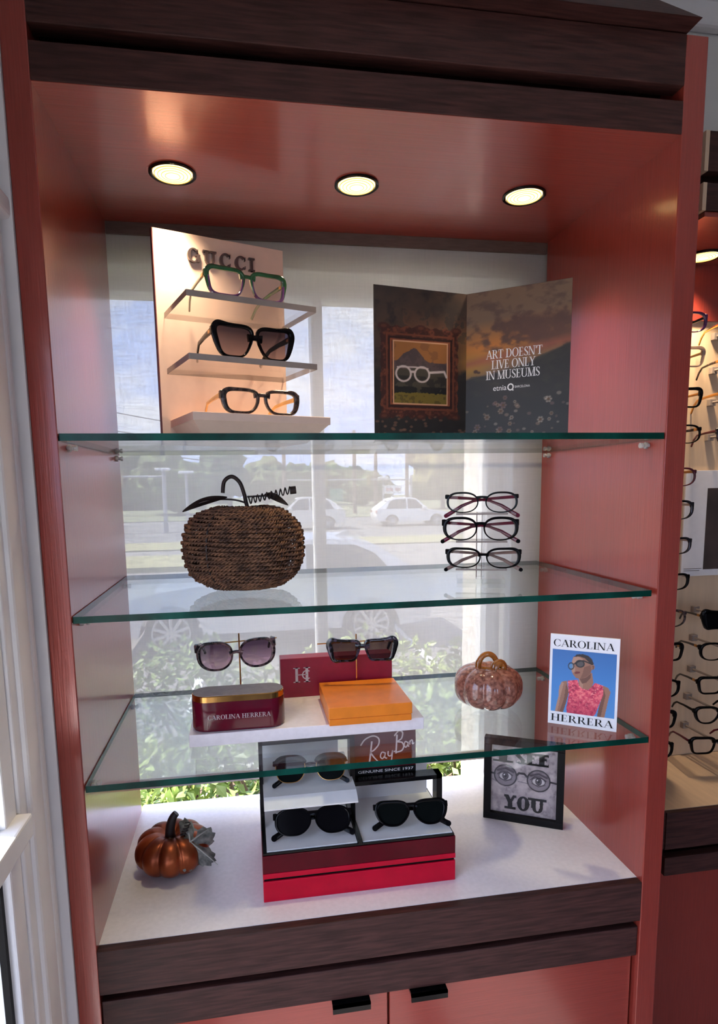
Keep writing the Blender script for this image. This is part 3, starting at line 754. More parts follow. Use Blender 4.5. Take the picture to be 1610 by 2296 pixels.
# gilt frame
fx0, fx1, fy0, fy1 = .07, .91, .17, .75
bump_ = .008 * np.sin(u * 60) + .008 * np.sin(v * 70)
fr = (u > fx0 + bump_) & (u < fx1 + bump_) & (v > fy0 + bump_) & (v < fy1 + bump_); P.put(fr * 1.0, (62, 28, 20))
P.put(fr * np.clip((n3 - .45) * 4, 0, 1) * .75, (128, 68, 42))
for k, cc in ((.05, (112, 58, 36)), (.075, (46, 20, 16)), (.095, (140, 74, 44))):
    q = (u > fx0 + k) & (u < fx1 - k) & (v > fy0 + k * .8) & (v < fy1 - k * .8); q2 = (u > fx0 + k + .018) & (u < fx1 - k - .018) & (v > fy0 + k * .8 + .013) & (v < fy1 - k * .8 - .013)
    P.put((q & ~q2) * 1.0, cc)
for cxx in (fx0 + .03, .49, fx1 - .03):
    for cyy in (fy0, fy1): P.ell(cxx, cyy, .06, .022, (70, 32, 22), a=.8); P.ell(cxx, cyy, .03, .010, (118, 66, 44), a=.5)
ix0, ix1, iy0, iy1 = .19, .79, .25, .665
inn = (u > ix0) & (u < ix1) & (v > iy0) & (v < iy1)
P.put(inn * 1.0, (214, 158, 118)); inn = (u > ix0 + .012) & (u < ix1 - .012) & (v > iy0 + .009) & (v < iy1 - .009)
P.put(inn * 1.0, (158, 100, 50)); P.put(inn * (n2 > .5) * .6, (124, 80, 48))
rid = .52 + .09 * np.exp(-((u - .42) / .10) ** 2) + .03 * np.exp(-((u - .3) / .05) ** 2) + .02 * n2
P.put(inn * (v < rid) * 1.0, (88, 70, 66)); P.put(inn * (v < rid) * (n3 > .5) * .5, (66, 54, 54))
P.put(inn * (v < .47 + .03 * n2), (72, 64, 50)); P.put(inn * (v < .44) * (n2 > .45), (48, 42, 34)); P.put(inn * (v < .37) * (n2 > .3), (28, 25, 22)); P.put(inn * (v < .315 + .02 * n3), (116, 96, 34)); P.put(inn * (v < .31) * (n3 > .55) * .6, (70, 60, 26))
for cxx in (.305, .505):
    P.ell(cxx, .45, .088, .055, (206, 184, 172), ring=.22)
P.line([(.385, .465), (.43, .465)], .022, (206, 184, 172), AS); P.line([(.59, .465), (.75, .475), (.775, .44)], .022, (206, 184, 172), AS); P.line([(.24, .492), (.43, .496), (.57, .49)], .012, (206, 184, 172), AS)
lp = page('left_page', .186, math.radians(11.5), True, P)
P = Print(170, 244, 8); u, v = P.u, P.v
n1, n2, n3 = P.noise(3, 8), P.noise(9, 20), P.noise(28, 40, 3)
P.c[:] = (112, 88, 70)
P.put(np.clip(1 - abs(v - .62 - .06 * u) * 5.5, 0, 1) * np.clip(1.35 - u, 0, 1), (186, 112, 48)); P.put(np.clip((n2 - .5) * 4, 0, 1) * (v > .6) * .8, (82, 62, 56))
P.put(np.clip(1 - np.hypot((u - .03) * 1.2, (v - .52) * 2.5) * 3, 0, 1) * .8, (180, 130, 40))
cl = np.clip((n2 * .9 + .25 - np.hypot((u - .72) / .42, (v - .74) / .07) * .5) * 3, 0, 1); P.put(cl * .85, (84, 58, 52))
cl = np.clip((n2 * .9 + .3 - np.hypot((u - .9) / .3, (v - .66) / .05) * .5) * 3, 0, 1); P.put(cl * .8, (96, 64, 54))
P.put(np.clip(1 - abs(v - .53 - .1 * u) * 22, 0, 1) * .8, (150, 84, 64))
hill = .43 + .10 * u + .09 * np.clip(u - .55, 0, 1) * 2 + .015 * n2
P.put(np.clip((hill - v) * 60, 0, 1), (46, 42, 40)); P.put((v < hill) * np.clip((n2 - .45) * 3, 0, 1) * .7, (60, 56, 46)); P.put(np.clip((.33 + .03 * n2 - v) * 9, 0, 1) * .85, (36, 35, 34))
P.ell(.10, .478, .022, .012, (60, 36, 28), a=.8); P.ell(.13, .470, .018, .008, (60, 36, 28), a=.8)
for k in range(56):
    x, y = P.rng.rand(), P.rng.rand() ** 1.4 * .30; r = .008 + .016 * P.rng.rand(); cc = [(172, 140, 116), (140, 104, 100), (196, 176, 158)][k % 3]
    if k % 2:
        for j in range(6): P.ell(x + r * math.cos(j * PI / 3), y + r / AS * math.sin(j * PI / 3), r * .5, r * .30, cc, a=.6)
        P.ell(x, y, r * .5, r * .34, (92, 62, 34))
    else: P.ell(x, y, r, r * .5, cc, a=.45)
rp = page('right_page', .1836, math.radians(-36.8), False, P)
for txt, a, b, z in (("ART DOESN'T", .038, .137, .1475), ('LIVE ONLY', .048, .125, .1292), ('IN MUSEUMS', .038, .134, .111)):
    mesh('lettering', lettering(txt, a, b, z, .0152, -.0009, T=.17, t=.05, gap=.03), M_white_ink, rp)
mesh('lettering', join(sans('etnia', .0515, .0755, .0905, .0090, -.0009), sans('BARCELONA', .0905, .1170, .0930, .0040, -.0009)), M_white_ink, rp)
rg = [(.0828 + .0047 * math.cos(a * PI / 12), .0952 + .0052 * math.sin(a * PI / 12)) for a in range(25)]
mesh('logo_ring', join(ribbon(rg, .0022, -.0009, 1), sheet(.0862, .0882, .0885, .0905, -.0009)), M_white_ink, rp)

# ---------------------------------------------------------------- middle shelf: wicker pumpkin
wp = thing('wicker_pumpkin', 'woven brown wicker pumpkin with curled metal stem', 'ornament', (.2455, .185, S2))
M_rope = mat('twisted_seagrass', (128, 88, 62), rough=.8, scale=60, rgb2=(62, 40, 31), lo=.3, hi=.7)
M_iron = mat('brown_iron', (42, 30, 28), rough=.5, metal=.4, var=.2, scale=50)
def wick():
    V, F = [], []
    RXx, RYy, HH = .1045, .080, .150
    def prof(t):        # t 0 top..1 bottom -> radius factor, z
        a = t * PI
        r = math.sin(a) ** .62; z = HH / 2 + (HH / 2 - .004) * math.copysign(abs(math.cos(a)) ** .80, math.cos(a))
        return max(.14, r), z
    ts = [x / 600 for x in range(601)]; pl = [prof(t) for t in ts]; al = [0.0]
    for i in range(600): al.append(al[-1] + math.hypot((pl[i + 1][0] - pl[i][0]) * (RXx + RYy) / 2, pl[i + 1][1] - pl[i][1]))
    NR = 14; s0, s1 = .028, al[-1] - .022; rows = int((s1 - s0) / .0068)
    rnd = random.Random(4)
    for k in range(rows):
        s = s0 + (s1 - s0) * k / (rows - 1); t = next(ts[i] for i in range(601) if al[i] >= s)
        rf, z = prof(t)
        circ = 2 * PI * (RXx + RYy) / 2 * rf; tw = max(8, int(circ / .0130)); segs = tw * 6
        jz = rnd.uniform(-.0006, .0006); ph = rnd.uniform(0, 6.28)
        for s in (0, 1):
            ring_ = []
            for i in range(segs):
                a = 2 * PI * i / segs
                lob = 1 - .06 * abs(math.cos(a * 4.5 + .6)) ** 5
                wv = .0019 * math.cos(NR * a + PI * k)
                tn = tw * a + PI * s + ph
                dr = wv + .0020 * math.cos(tn); dz = .0020 * math.sin(tn) + jz + .0012 * math.sin(3 * a + k * .7)
                ring_.append(((RXx * rf * lob + dr) * math.cos(a), (RYy * rf * lob + dr) * math.sin(a), z + dz))
            n0 = len(V); sd = 4
            for i, c in enumerate(ring_):
                c = Vector(c); o = Vector((math.cos(2 * PI * i / segs), math.sin(2 * PI * i / segs), 0))
                for q in range(sd):
                    b = 2 * PI * q / sd + .78
                    V.append(tuple(c + o * (.0021 * math.cos(b)) + Vector((0, 0, .0021 * math.sin(b)))))
            for i in range(segs):
                for q in range(sd):
                    F.append((n0 + i * sd + q, n0 + i * sd + (q + 1) % sd, n0 + ((i + 1) % segs) * sd + (q + 1) % sd, n0 + ((i + 1) % segs) * sd + q))
    ribs = []
    for j in range(NR):
        a = 2 * PI * j / NR
        ribs.append([(RXx * .95 * prof(t)[0] * math.cos(a), RYy * .95 * prof(t)[0] * math.sin(a), prof(t)[1]) for t in [x / 24 for x in range(1, 24)]])
    return (V, F), ribs
wv_, ribs = wick()
mesh('woven_body', wv_, M_rope, wp, smooth=True)
for r in ribs: mesh('rib', tube(r, .0016, 5), M_iron, wp)
_il = lathe([(.02, .006), (.07, .012), (.096, .035), (.104, .075), (.098, .112), (.075, .136), (.02, .142)], 40)
mesh('added_light_block', ([(x * .80, y * .60, .012 + z * .84) for x, y, z in _il[0]], _il[1]), mat('light_block_brown', (104, 72, 52), rough=.9, var=.2, scale=40), wp, smooth=True)  # core added inside to stop window light showing through the weave
mesh('bottom_disc', lathe([(.02, .0), (.03, .002), (.028, .006), (.01, .007)], 20), M_rope, wp)
mesh('stem', tube(catmull([(.012, 0, .130), (.006, 0, .152), (.003, 0, .168), (-.004, 0, .188), (-.017, 0, .198), (-.030, 0, .190), (-.0335, 0, .170)], 8), .0034, 10), M_iron, wp, smooth=True, autosmooth=40)
mesh('tendril', tube([(.010 + .0022 * k * .35 + .0 , .0060 * math.sin(k * .60), .1560 + .00018 * k + .0062 * math.cos(k * .60)) for k in range(100)], .0012, 6), M_iron, wp, smooth=True)
mesh('tendril_end', tube([(.083, 0, .1725), (.0935, 0, .1735)], .0068, 12), M_iron, wp, smooth=True, autosmooth=40)
def leaf_blade(p0, p1, w, droop=0.0, fold=.25, tilt=1.2):
    A, B = Vector(p0), Vector(p1); V, F = [], []; n = 12; d = (B - A); sd = Vector((-d.y, d.x, 0)); sd = sd.normalized() if sd.length > 1e-6 else Vector((0, 1, 0))
    sd = (sd + Vector((0, 0, tilt))).normalized()
    for i in range(n + 1):
        t = i / n; c = A + d * t + Vector((0, 0, droop * math.sin(PI * t))); hw = w * math.sin(PI * min(1, t * .96 + .02)) ** .8
        V += [tuple(c - sd * hw + Vector((0, 0, hw * fold))), tuple(c), tuple(c + sd * hw + Vector((0, 0, hw * fold)))]
    for i in range(n):
        a = i * 3; F += [(a, a + 1, a + 4, a + 3), (a + 1, a + 2, a + 5, a + 4)]
    m = len(V); V += [(q[0], q[1], q[2] - .0008) for q in V]; F += [tuple(i + m for i in f)[::-1] for f in F]
    return V, F
mesh('leaf', leaf_blade((-.026, -.012, .163), (-.104, .012, .139), .0075, .004), M_iron, wp, smooth=True)
mesh('leaf', leaf_blade((.038, .0, .166), (.080, .01, .147), .009, .002), M_iron, wp, smooth=True)
mesh('leaf_stalk', join(tube(catmull([(.006, 0, .152), (-.015, 0, .158), (-.05, -.002, .159), (-.075, 0, .153)], 6), .0016, 6), tube([(.008, 0, .163), (.04, 0, .164), (.06, .004, .158)], .0016, 6)), M_iron, wp)

# clear acrylic stand with three frames
AR = math.radians(-19)
st = thing('eyewear_stand', 'clear acrylic tower stand holding three folded eyeglasses', 'display stand', (.676, .166, S2), (0, 0, AR))
mesh('base', box(-.043, .043, -.03, .03, 0, .008, .001), M_acry, st)
mesh('post', box(-.0075, .0075, -.004, .008, .008, .128, .001), M_acry, st)
mesh('post_refraction_line', join(box(-.0080, -.0068, -.0045, .0085, .008, .128), box(.0018, .0026, .008, .0088, .008, .128)), mat('painted_refraction_brown', (86, 58, 58), rough=.15, var=.15, scale=60), st)  # dark lines refracted in the clear post, painted as thin brown strips
for z in (.0245, .0748, .1245):
    l = mesh('ledge', ((lambda v, f: (v, f[:2]))(*box(-.045, .045, -.036, .012, z, z + .003))), M_acry, st)
    mesh('ledge_edge', ((lambda v, f: (v, f[2:]))(*box(-.045, .045, -.036, .012, z, z + .003))), M_acry_edge, l)
SX = Vector((math.cos(AR), math.sin(AR), 0)); SY = Vector((-math.sin(AR), math.cos(AR), 0))
def spos(z, dx=0, dy=-.0265): return tuple(Vector((.676, .166, S2)) + SX * dx + SY * dy + Vector((0, 0, z)))
glasses('oval', 'folded oval eyeglasses with wine red temples at the top of the clear tower', spos(.1276), (0, 0, AR), A_teal, A_wine, L_clear, True, .126, group='frames on the clear tower', th=.0062)
glasses('panto', 'folded dark rounded eyeglasses on the middle ledge of the clear tower', spos(.0779, -.002), (0, 0, AR), A_black, A_wine, L_clear, True, .136, group='frames on the clear tower', accent=A_black, th=.0062)
glasses('cat', 'folded black cat-eye eyeglasses with taupe temples on the lowest ledge of the clear tower', spos(.0276, .004), (0, 0, AR), A_black, A_taupe, L_clear, True, .135, group='frames on the clear tower', accent=A_black, th=.0062)
# ---------------------------------------------------------------- lowest glass shelf
RT = S3 + .022
rb_ = thing('riser_board', 'low white riser board on the lowest glass shelf', 'riser', (.347, .205, S3))
mesh('board', box(-.205, .205, -.095, .095, 0, .022, .0012), M_white_lam, rb_)

M_burg = mat('burgundy_lacquer', (92, 8, 32), rough=.1, var=.08, scale=30, spec=.5)
M_burg_card = mat('burgundy_card', (150, 12, 46), rough=.45, var=.08, scale=60)
M_silver = mat('silver_foil', (206, 190, 192), rough=.3, metal=.3, var=.05, scale=60)
cs = thing('eyewear_case', 'glossy burgundy eyewear case with gold rim and rounded ends', 'case', (.226, .142, RT))
def stadium(L, Wd, n=10):
    r = Wd / 2; o = []
    for i in range(n + 1):
        a = -PI / 2 + PI * i / n; o.append((L / 2 - r + r * math.cos(a), r * math.sin(a)))
    for i in range(n + 1):
        a = PI / 2 + PI * i / n; o.append((-L / 2 + r + r * math.cos(a), r * math.sin(a)))
    return o
def solid(levels):        # list of (outline pts, z)
    V, F = [], []; n = len(levels[0][0])
    for o, z in levels: V += [(x, y, z) for x, y in o]
    for k in range(len(levels) - 1):
        for i in range(n): F.append((k * n + i, k * n + (i + 1) % n, (k + 1) * n + (i + 1) % n, (k + 1) * n + i))
    F.append(tuple(range(n))[::-1]); F.append(tuple((len(levels) - 1) * n + i for i in range(n)))
    return V, F
mesh('body', solid([(stadium(.150, .047), 0), (stadium(.156, .052), .0012), (stadium(.159, .055), .005), (stadium(.159, .055), .0525)]), M_burg, cs, smooth=True, autosmooth=30)
mesh('gold_rim', solid([(stadium(.158, .054), .0525), (stadium(.158, .054), .0620), (stadium(.156, .052), .0630)]), M_gold, cs, smooth=True, autosmooth=30)
mesh('lid', solid([(stadium(.155, .051), .0625), (stadium(.155, .051), .0640), (stadium(.153, .049), .0646)]), mat('taupe_leather', (150, 134, 128), rough=.6, var=.08, scale=90, bump=.1), cs, smooth=True, autosmooth=30)
mesh('lettering', lettering('CAROLINA HERRERA', -.052, .054, .0225, .0078, -.0277, T=.17, t=.05, gap=.08), M_silver, cs)

hb = thing('gift_box', 'upright burgundy card box with silver monogram behind the orange box', 'box', (.418, .262, RT))
mesh('carton', box(-.112, .112, 0, .032, 0, .079, .0012), M_burg_card, hb)
mesh('monogram', join(lettering('H', -.0862, -.0535, .030, .030, -.0006, T=.15, t=.06), ribbon([(-.0605 + .0 + .0085 * math.cos(a), .0450 + .0085 * math.sin(a)) for a in [x * .3 + .9 for x in range(16)]], .0022, -.0007, 2)), M_silver, hb)
M_orange = mat('orange_card', (232, 128, 30), rough=.35, var=.06, scale=40)
ob = thing('gift_box', 'flat orange box lying on the white riser', 'box', (.4535, .172, RT))
mesh('base', box(-.0735, .0735, -.070, .070, 0, .012, .001), M_orange, ob)
mesh('lid', box(-.0745, .0745, -.071, .071, .0125, .033, .0012), M_orange, ob)

def tstand(label, x, y, z0, z1, xa, xb, zc, slope=0.0):
    t = thing('display_stand', label, 'display stand', (x, y, z0), group='gold wire sunglasses stands')
    mesh('foot', lathe([(.012, 0), (.012, .0015), (.003, .003)], 20), M_gold, t)
    mesh('rod', tube([(0, 0, 0), (0, 0, z1 - z0)], .0014, 8), M_gold, t)
    mesh('crossbar', tube([(xa - x, 0, zc - z0 + (xa - x) * slope), (xb - x, 0, zc - z0 + (xb - x) * slope)], .0012, 8), M_gold, t)
tstand('thin gold wire stand rising behind the burgundy case', .2300, .1815, RT, H + .4460, .164, .297, H + .4312, .045)
tstand('thin gold wire stand rising behind the flat orange box', .4550, .2500, RT, H + .4160, .378, .530, H + .4008, .009)
glasses('bigcat', 'rounded tortoise sunglasses with plum gradient lenses hung above the burgundy case', (.2265, .1500, H + .3895), (math.radians(4), math.radians(-2.6), 0), A_tort, A_tort, L_purple, width=.139, cat='sunglasses', tlen=.05, th=.006, group='sunglasses on gold wire stands')
glasses('boxy', 'square dark tortoise sunglasses hung above the orange box', (.4610, .2150, H + .3700), (math.radians(4), math.radians(-.5), math.radians(-6)), A_tort_d, A_black, L_brown, width=.139, cat='sunglasses', tlen=.05, th=.008, group='sunglasses on gold wire stands')

# blown glass pumpkin
gp = thing('glass_pumpkin', 'speckled brown blown glass pumpkin with looped amber stem', 'ornament', (.7070, .197, S3))
M_gp = mat('speckled_art_glass', (162, 108, 92), rough=.12, rgb2=(112, 68, 58), scale=150, lo=.38, hi=.62, coat=.5, detail=7)
M_amber = mat('amber_glass', (176, 108, 42), rough=.06, var=.25, scale=30, coat=.6, trans=.45)
def pump(R, Hh, lobes, dip, n=120, m=36, depth=.10):
    prof = []
    for j in range(m + 1):
        t = j / m; a = PI * t
        r = R * math.sin(a) ** .75 if 0 < t < 1 else .0008
        z = Hh / 2 + Hh / 2 * math.copysign(abs(math.cos(a)) ** .85, math.cos(a))
        z -= dip * math.exp(-(r / (R * .30)) ** 2) * (1 if t < .5 else -.25)
        prof.append((max(.0008, r), z))
    def fn(a, r, z, t):
        c = abs(math.sin(a * lobes / 2)) ** .6
        return r * (1 - depth * (1 - c)), z - (1 - c) * .0015 * math.cos(PI * t)
    return lathe(prof[::-1], n, lambda a, r, z, t: fn(a, r, z, 1 - t))
mesh('body', pump(.0665, .086, 9, .014, depth=.10), M_gp, gp, smooth=True)
mesh('stem_loop', tube(catmull([(-.020, 0, .076), (-.0195, 0, .090), (-.010, 0, .103), (.003, 0, .105), (.014, 0, .096), (.0165, 0, .082), (.010, -.004, .074)], 8), [.0062] * 10 + [.0055] * 39, 12), M_amber, gp, smooth=True)
mesh('stem_curl', join(tube([(.016 + .0125 * math.cos(k * .42) * (1 - k / 60), -.012 - .0004 * k, .081 + .0125 * math.sin(k * .42) * (1 - k / 60)) for k in range(34)], .0058, 10),
                       tube(catmull([(-.014, -.006, .078), (-.004, -.016, .078), (.006, -.018, .074), (.012, -.014, .078)], 6), .006, 10)), M_amber, gp, smooth=True)

# printed card leaning at the right
AC = math.radians(-34.3)
cd = thing('advertising_card', 'white printed card with a portrait of a person in dark glasses and a coral top', 'card', (.7817, .0952, S3), (math.radians(-2.5), 0, AC))
M_card_w = mat('white_card', (232, 230, 234), rough=.35, var=.02, scale=60)
CW, CH = .1153, .1655
mesh('board', box(0, CW, 0, .004, 0, CH, .0004), M_card_w, cd)
mesh('easel_leg', prism_x([(.004, .11), (.0048, .11), (.034, .001), (.032, .001)], CW / 2 - .02, CW / 2 + .02), M_card_w, cd)
M_ink_b = mat('black_ink', (16, 15, 20), rough=.5, spec=.2, var=.05, scale=60)
mesh('lettering', lettering('CAROLINA', .0055, CW - .009, .1435, .0128, -.0006, T=.17, t=.035, gap=.06), M_ink_b, cd)
mesh('lettering', lettering('HERRERA', .0055, CW - .006, .0060, .0128, -.0006, T=.17, t=.035, gap=.08), M_ink_b, cd)
P = Print(130, 160, 5); nz_ = P.noise(22, 26, 3); nf = P.noise(60, 60, 2)
def Q(x, y):
    A = np.array([[1240, -45], [110, 1225]]); s = np.linalg.solve(A, np.array([x - 200, y - 405])); return float(s[0]), 1 - float(s[1])
def QL(l): return [Q(*q) for q in l]
P.c[:] = (62, 128, 196); P.put(np.clip(P.v - .45, 0, 1) * 1.2, (44, 96, 160)); P.put(np.clip(.4 - P.v, 0, 1) * 1.3, (96, 152, 206))
skin, skin_d, skin_l = (150, 104, 84), (92, 56, 46), (190, 150, 128)
P.poly(QL([(480, 1030), (380, 1050), (330, 1150), (310, 1350), (240, 1640), (400, 1665), (470, 1450), (520, 1250)]), skin)
P.poly(QL([(380, 1050), (330, 1150), (310, 1350), (240, 1640), (290, 1640), (350, 1350), (420, 1080)]), skin_l, .6)
P.poly(QL([(470, 1080), (420, 1400), (330, 1650), (400, 1665), (470, 1450), (520, 1250)]), skin_d, .6)
P.poly(QL([(1180, 1110), (1280, 1150), (1325, 1230), (1280, 1400), (1200, 1775), (1060, 1745), (1110, 1500), (1190, 1250)]), skin)
P.poly(QL([(1190, 1150), (1230, 1300), (1130, 1750), (1060, 1745), (1110, 1500), (1190, 1250)]), skin_d, .7)
P.poly(QL([(710, 960), (715, 1090), (740, 1180), (860, 1220), (960, 1150), (1000, 1060), (970, 860), (860, 940)]), skin)
P.poly(QL([(860, 960), (800, 1040), (790, 1170), (740, 1160), (715, 1000)]), skin_l, .5)
P.poly(QL([(730, 990), (860, 960), (950, 880), (950, 960), (860, 1060), (780, 1080)]), skin_d, .8)
top = P.poly(QL([(500, 1030), (690, 1005), (720, 1120), (790, 1180), (900, 1200), (970, 1130), (1030, 1060), (1180, 1110), (1190, 1280), (1100, 1500), (1040, 1660), (960, 1745), (480, 1675), (470, 1560), (520, 1300)]), (212, 62, 92))
P.put(top * np.clip((nz_ - .5) * 5, 0, 1), (238, 112, 118)); P.put(top * np.clip((.45 - nz_) * 5, 0, 1), (158, 24, 66)); P.put(top * (nf > .68) * .7, (248, 160, 150)); P.put(top * np.clip((.35 - P.v) * 3, 0, 1) * .5, (164, 22, 66))
P.poly(QL([(610, 560), (580, 650), (592, 740), (570, 830), (600, 900), (622, 930), (660, 972), (730, 990), (860, 960), (950, 870), (965, 810), (1010, 800), (1025, 750), (1000, 705), (950, 710), (900, 640), (830, 570), (720, 545)]), skin)
P.poly(QL([(610, 570), (585, 650), (600, 700), (700, 650), (800, 610), (720, 560)]), skin_l, .7)
P.poly(QL([(820, 760), (940, 720), (960, 800), (940, 880), (860, 950), (740, 985), (790, 880)]), skin_d, .45)
P.poly(QL([(600, 740), (575, 830), (600, 880), (640, 840), (640, 770)]), skin_l, .6)
P.poly(QL([(610, 565), (680, 515), (790, 508), (900, 540), (970, 610), (1003, 690), (990, 720), (950, 712), (900, 650), (830, 585), (720, 552)]), (42, 30, 30))
P.poly(QL([(625, 870), (660, 845), (740, 850), (735, 880), (650, 895)]), (112, 44, 48))
P.line(QL([(975, 750), (1000, 740), (990, 800)]), .012, skin_d, 1.2)
P.ell(*Q(740, 700), .062, .052, (60, 66, 72), a=.75); P.ell(*Q(562, 742), .040, .048, (110, 150, 180), a=.5)
P.ell(*Q(740, 695), .072, .060, (20, 22, 28), ring=.24); P.ell(*Q(565, 742), .048, .058, (20, 26, 36), ring=.26)
P.line(QL([(620, 700), (670, 690)]), .018, (20, 22, 28), 1.2); P.line(QL([(815, 640), (940, 690)]), .022, (24, 24, 28), 1.2); P.line(QL([(650, 680), (740, 640), (815, 640)]), .022, (20, 22, 28), 1.2)
P.build('printed_picture', .0045, CW - .0045, .0235, .1380, -.0005, M_ink, cd)

# ---------------------------------------------------------------- on the worktop
# metal pumpkin
mp_ = thing('metal_pumpkin', 'bronze metallic pumpkin with dark stem and grey leaf on the worktop', 'ornament', (.0930, .205, H))
M_bronze = mat('aged_bronze', (176, 90, 50), rough=.34, metal=.75, rgb2=(96, 40, 26), scale=18, lo=.3, hi=.7, bump=.05)
M_dstem = mat('dark_stem', (30, 20, 20), rough=.5, var=.2, scale=60, bump=.15)
M_leaf = mat('frosted_leaf', (150, 148, 140), rough=.7, rgb2=(84, 84, 80), scale=90, lo=.35, hi=.65)
mesh('body', pump(.0690, .074, 10, .016, depth=.13), M_bronze, mp_, smooth=True)
mesh('stem', tube(catmull([(-.002, -.004, .046), (-.003, -.006, .066), (-.001, -.007, .086), (.004, -.007, .100), (.010, -.006, .107)], 6), [.0125, .0118, .0110, .0104, .0100, .0097] + [.0094 - .00018 * i for i in range(19)], 12), M_dstem, mp_, smooth=True, autosmooth=50)
mesh('tendril', tube([(.018 + .0006 * k * .35 + .0045 * math.cos(k * .5), -.022 + .0030 * math.sin(k * .5), .064 + .00045 * k) for k in range(70)], .0013, 6), M_dstem, mp_, smooth=True)
def lobed_leaf():
    n = 72; V = [(0, 0, 0)]; F = []
    for ring_i, k in enumerate((.35, .7, 1.0)):
        for i in range(n):
            a = 2 * PI * i / n
            r = .62 + .38 * abs(math.cos(2.5 * (a - PI / 2))) ** .9
            r *= 1 - .55 * math.exp(-((a - 1.5 * PI) / .28) ** 2)
            r *= 1 + (.06 * math.sin(a * 24) if ring_i == 2 else 0)
            x, y = .036 * k * r * math.cos(a) * 1.0, .043 * k * r * math.sin(a) + .016
            z = .006 * math.cos(5 * (a - PI / 2)) * k - .013 * k * k + .0015 * math.sin(a * 24) * k
            V.append((x, y, z))
    for i in range(n): F.append((0, 1 + i, 1 + (i + 1) % n))
    for q in (0, 1):
        for i in range(n): F.append((1 + q * n + i, 1 + (q + 1) * n + i, 1 + (q + 1) * n + (i + 1) % n, 1 + q * n + (i + 1) % n))
    m = len(V); V += [(x, y, z - .0012) for x, y, z in V]; F += [tuple(j + m for j in f)[::-1] for f in F]
    return V, F
lf = mesh('leaf', lobed_leaf(), M_leaf, mp_, smooth=True, loc=(.024, -.030, .0715), rot=(Euler((math.radians(48), math.radians(14), 0)).to_matrix() @ Euler((0, 0, math.radians(-118))).to_matrix()).to_euler())
lf.scale = (1.2, 1.2, 1.2)
for a, L in ((PI / 2, .054), (PI / 2 + 1.25, .036), (PI / 2 - 1.25, .036), (PI / 2 + 2.4, .024), (PI / 2 - 2.4, .024)):
    mesh('vein', tube([(L * t * math.cos(a), L * t * math.sin(a) + (.012 if True else 0), .0012 + .004 * t - .013 * t * t) for t in (0, .35, .7, 1)], [.0014, .0012, .0009, .0005], 5), mat('leaf_vein', (176, 174, 166), rough=.7, var=.1, scale=50), lf)

# red and black stepped sunglasses display
rd = thing('eyewear_display', 'red and black stepped sunglasses display with white trays on the worktop', 'display stand', (.4275, .16, H))
M_red = mat('red_lacquer', (190, 2, 42), rough=.35, var=.06, scale=30, spec=.25)
M_dred = mat('deep_red_acrylic', (84, 3, 20), rough=.2, var=.1, scale=30, spec=.12)
M_tray = mat('white_tray', (226, 226, 228), rough=.5, var=.02, scale=60)
x0, x1 = -.1705, .1705
Y0, YB = -.0925, .105
mesh('base_lower', box(x0, x1, Y0, YB, 0, .0375, .001), M_red, rd)
mesh('base_groove', box(x0 + .002, x1 - .002, Y0 + .003, YB, .0375, .0425), M_black, rd)
mesh('base_middle', box(x0, x1, Y0, YB, .0425, .0515, .0006), M_red, rd)
mesh('base_upper', box(x0, x1, Y0 + .001, YB, .0515, .0835, .0006), M_dred, rd)
mesh('tray_rim', box(x0 + .0015, x1 - .0015, Y0 + .003, YB - .003, .0835, .0872), M_black, rd)
mesh('tray', box(x0 + .008, -.006, Y0 + .007, .082, .0872, .0890), M_tray, rd)
mesh('tray', box(.004, x1 - .004, Y0 + .007, .070, .0872, .0890), M_tray, rd)
mesh('divider', box(-.005, .002, Y0 + .003, .075, .0872, .094), M_black, rd)
mesh('back_panel', box(x0 + .008, -.014, .080, .086, .0872, .246), M_tray, rd)
mesh('back_panel', box(.004, x1 - .008, .060, .066, .0872, .152), M_tray, rd)
mesh('upper_tray', prism_x([(-.056, .1655), (-.078, .1575), (-.0795, .1605), (-.058, .1720), (.080, .181), (.080, .175)], x0 + .006, -.002), M_tray, rd)
bw = .007
mesh('tall_frame', join(box(x0, x0 + bw, -.015, .012, .086, .2545), box(-.0055, .0035, -.015, .012, .086, .2545), box(x0, .0035, -.015, .012, .2475, .2545)), M_black, rd)
mesh('low_frame', join(box(.0035, x1, -.015, .010, .1545, .1625), box(x1 - .011, x1, -.015, .010, .086, .1625)), M_black, rd)
sg = mesh('sign_panel', box(.006, .126, .011, .016, .1625, .2440), M_dred, rd)
sb = mesh('sign_strip', box(.006, .126, .0100, .011, .1625, .1745), M_black_matt, rd)
mesh('lettering', sans('GENUINE SINCE 1937', .014, .121, .1660, .0052, .0096), M_white_ink, rd)
def scr(l, w0=.0022, w1=None): return ribbon([(.0085 + a * .108 / 100, .1745 + b * .0695 / 60) for a, b in l], w0, .0104, 6, w1)
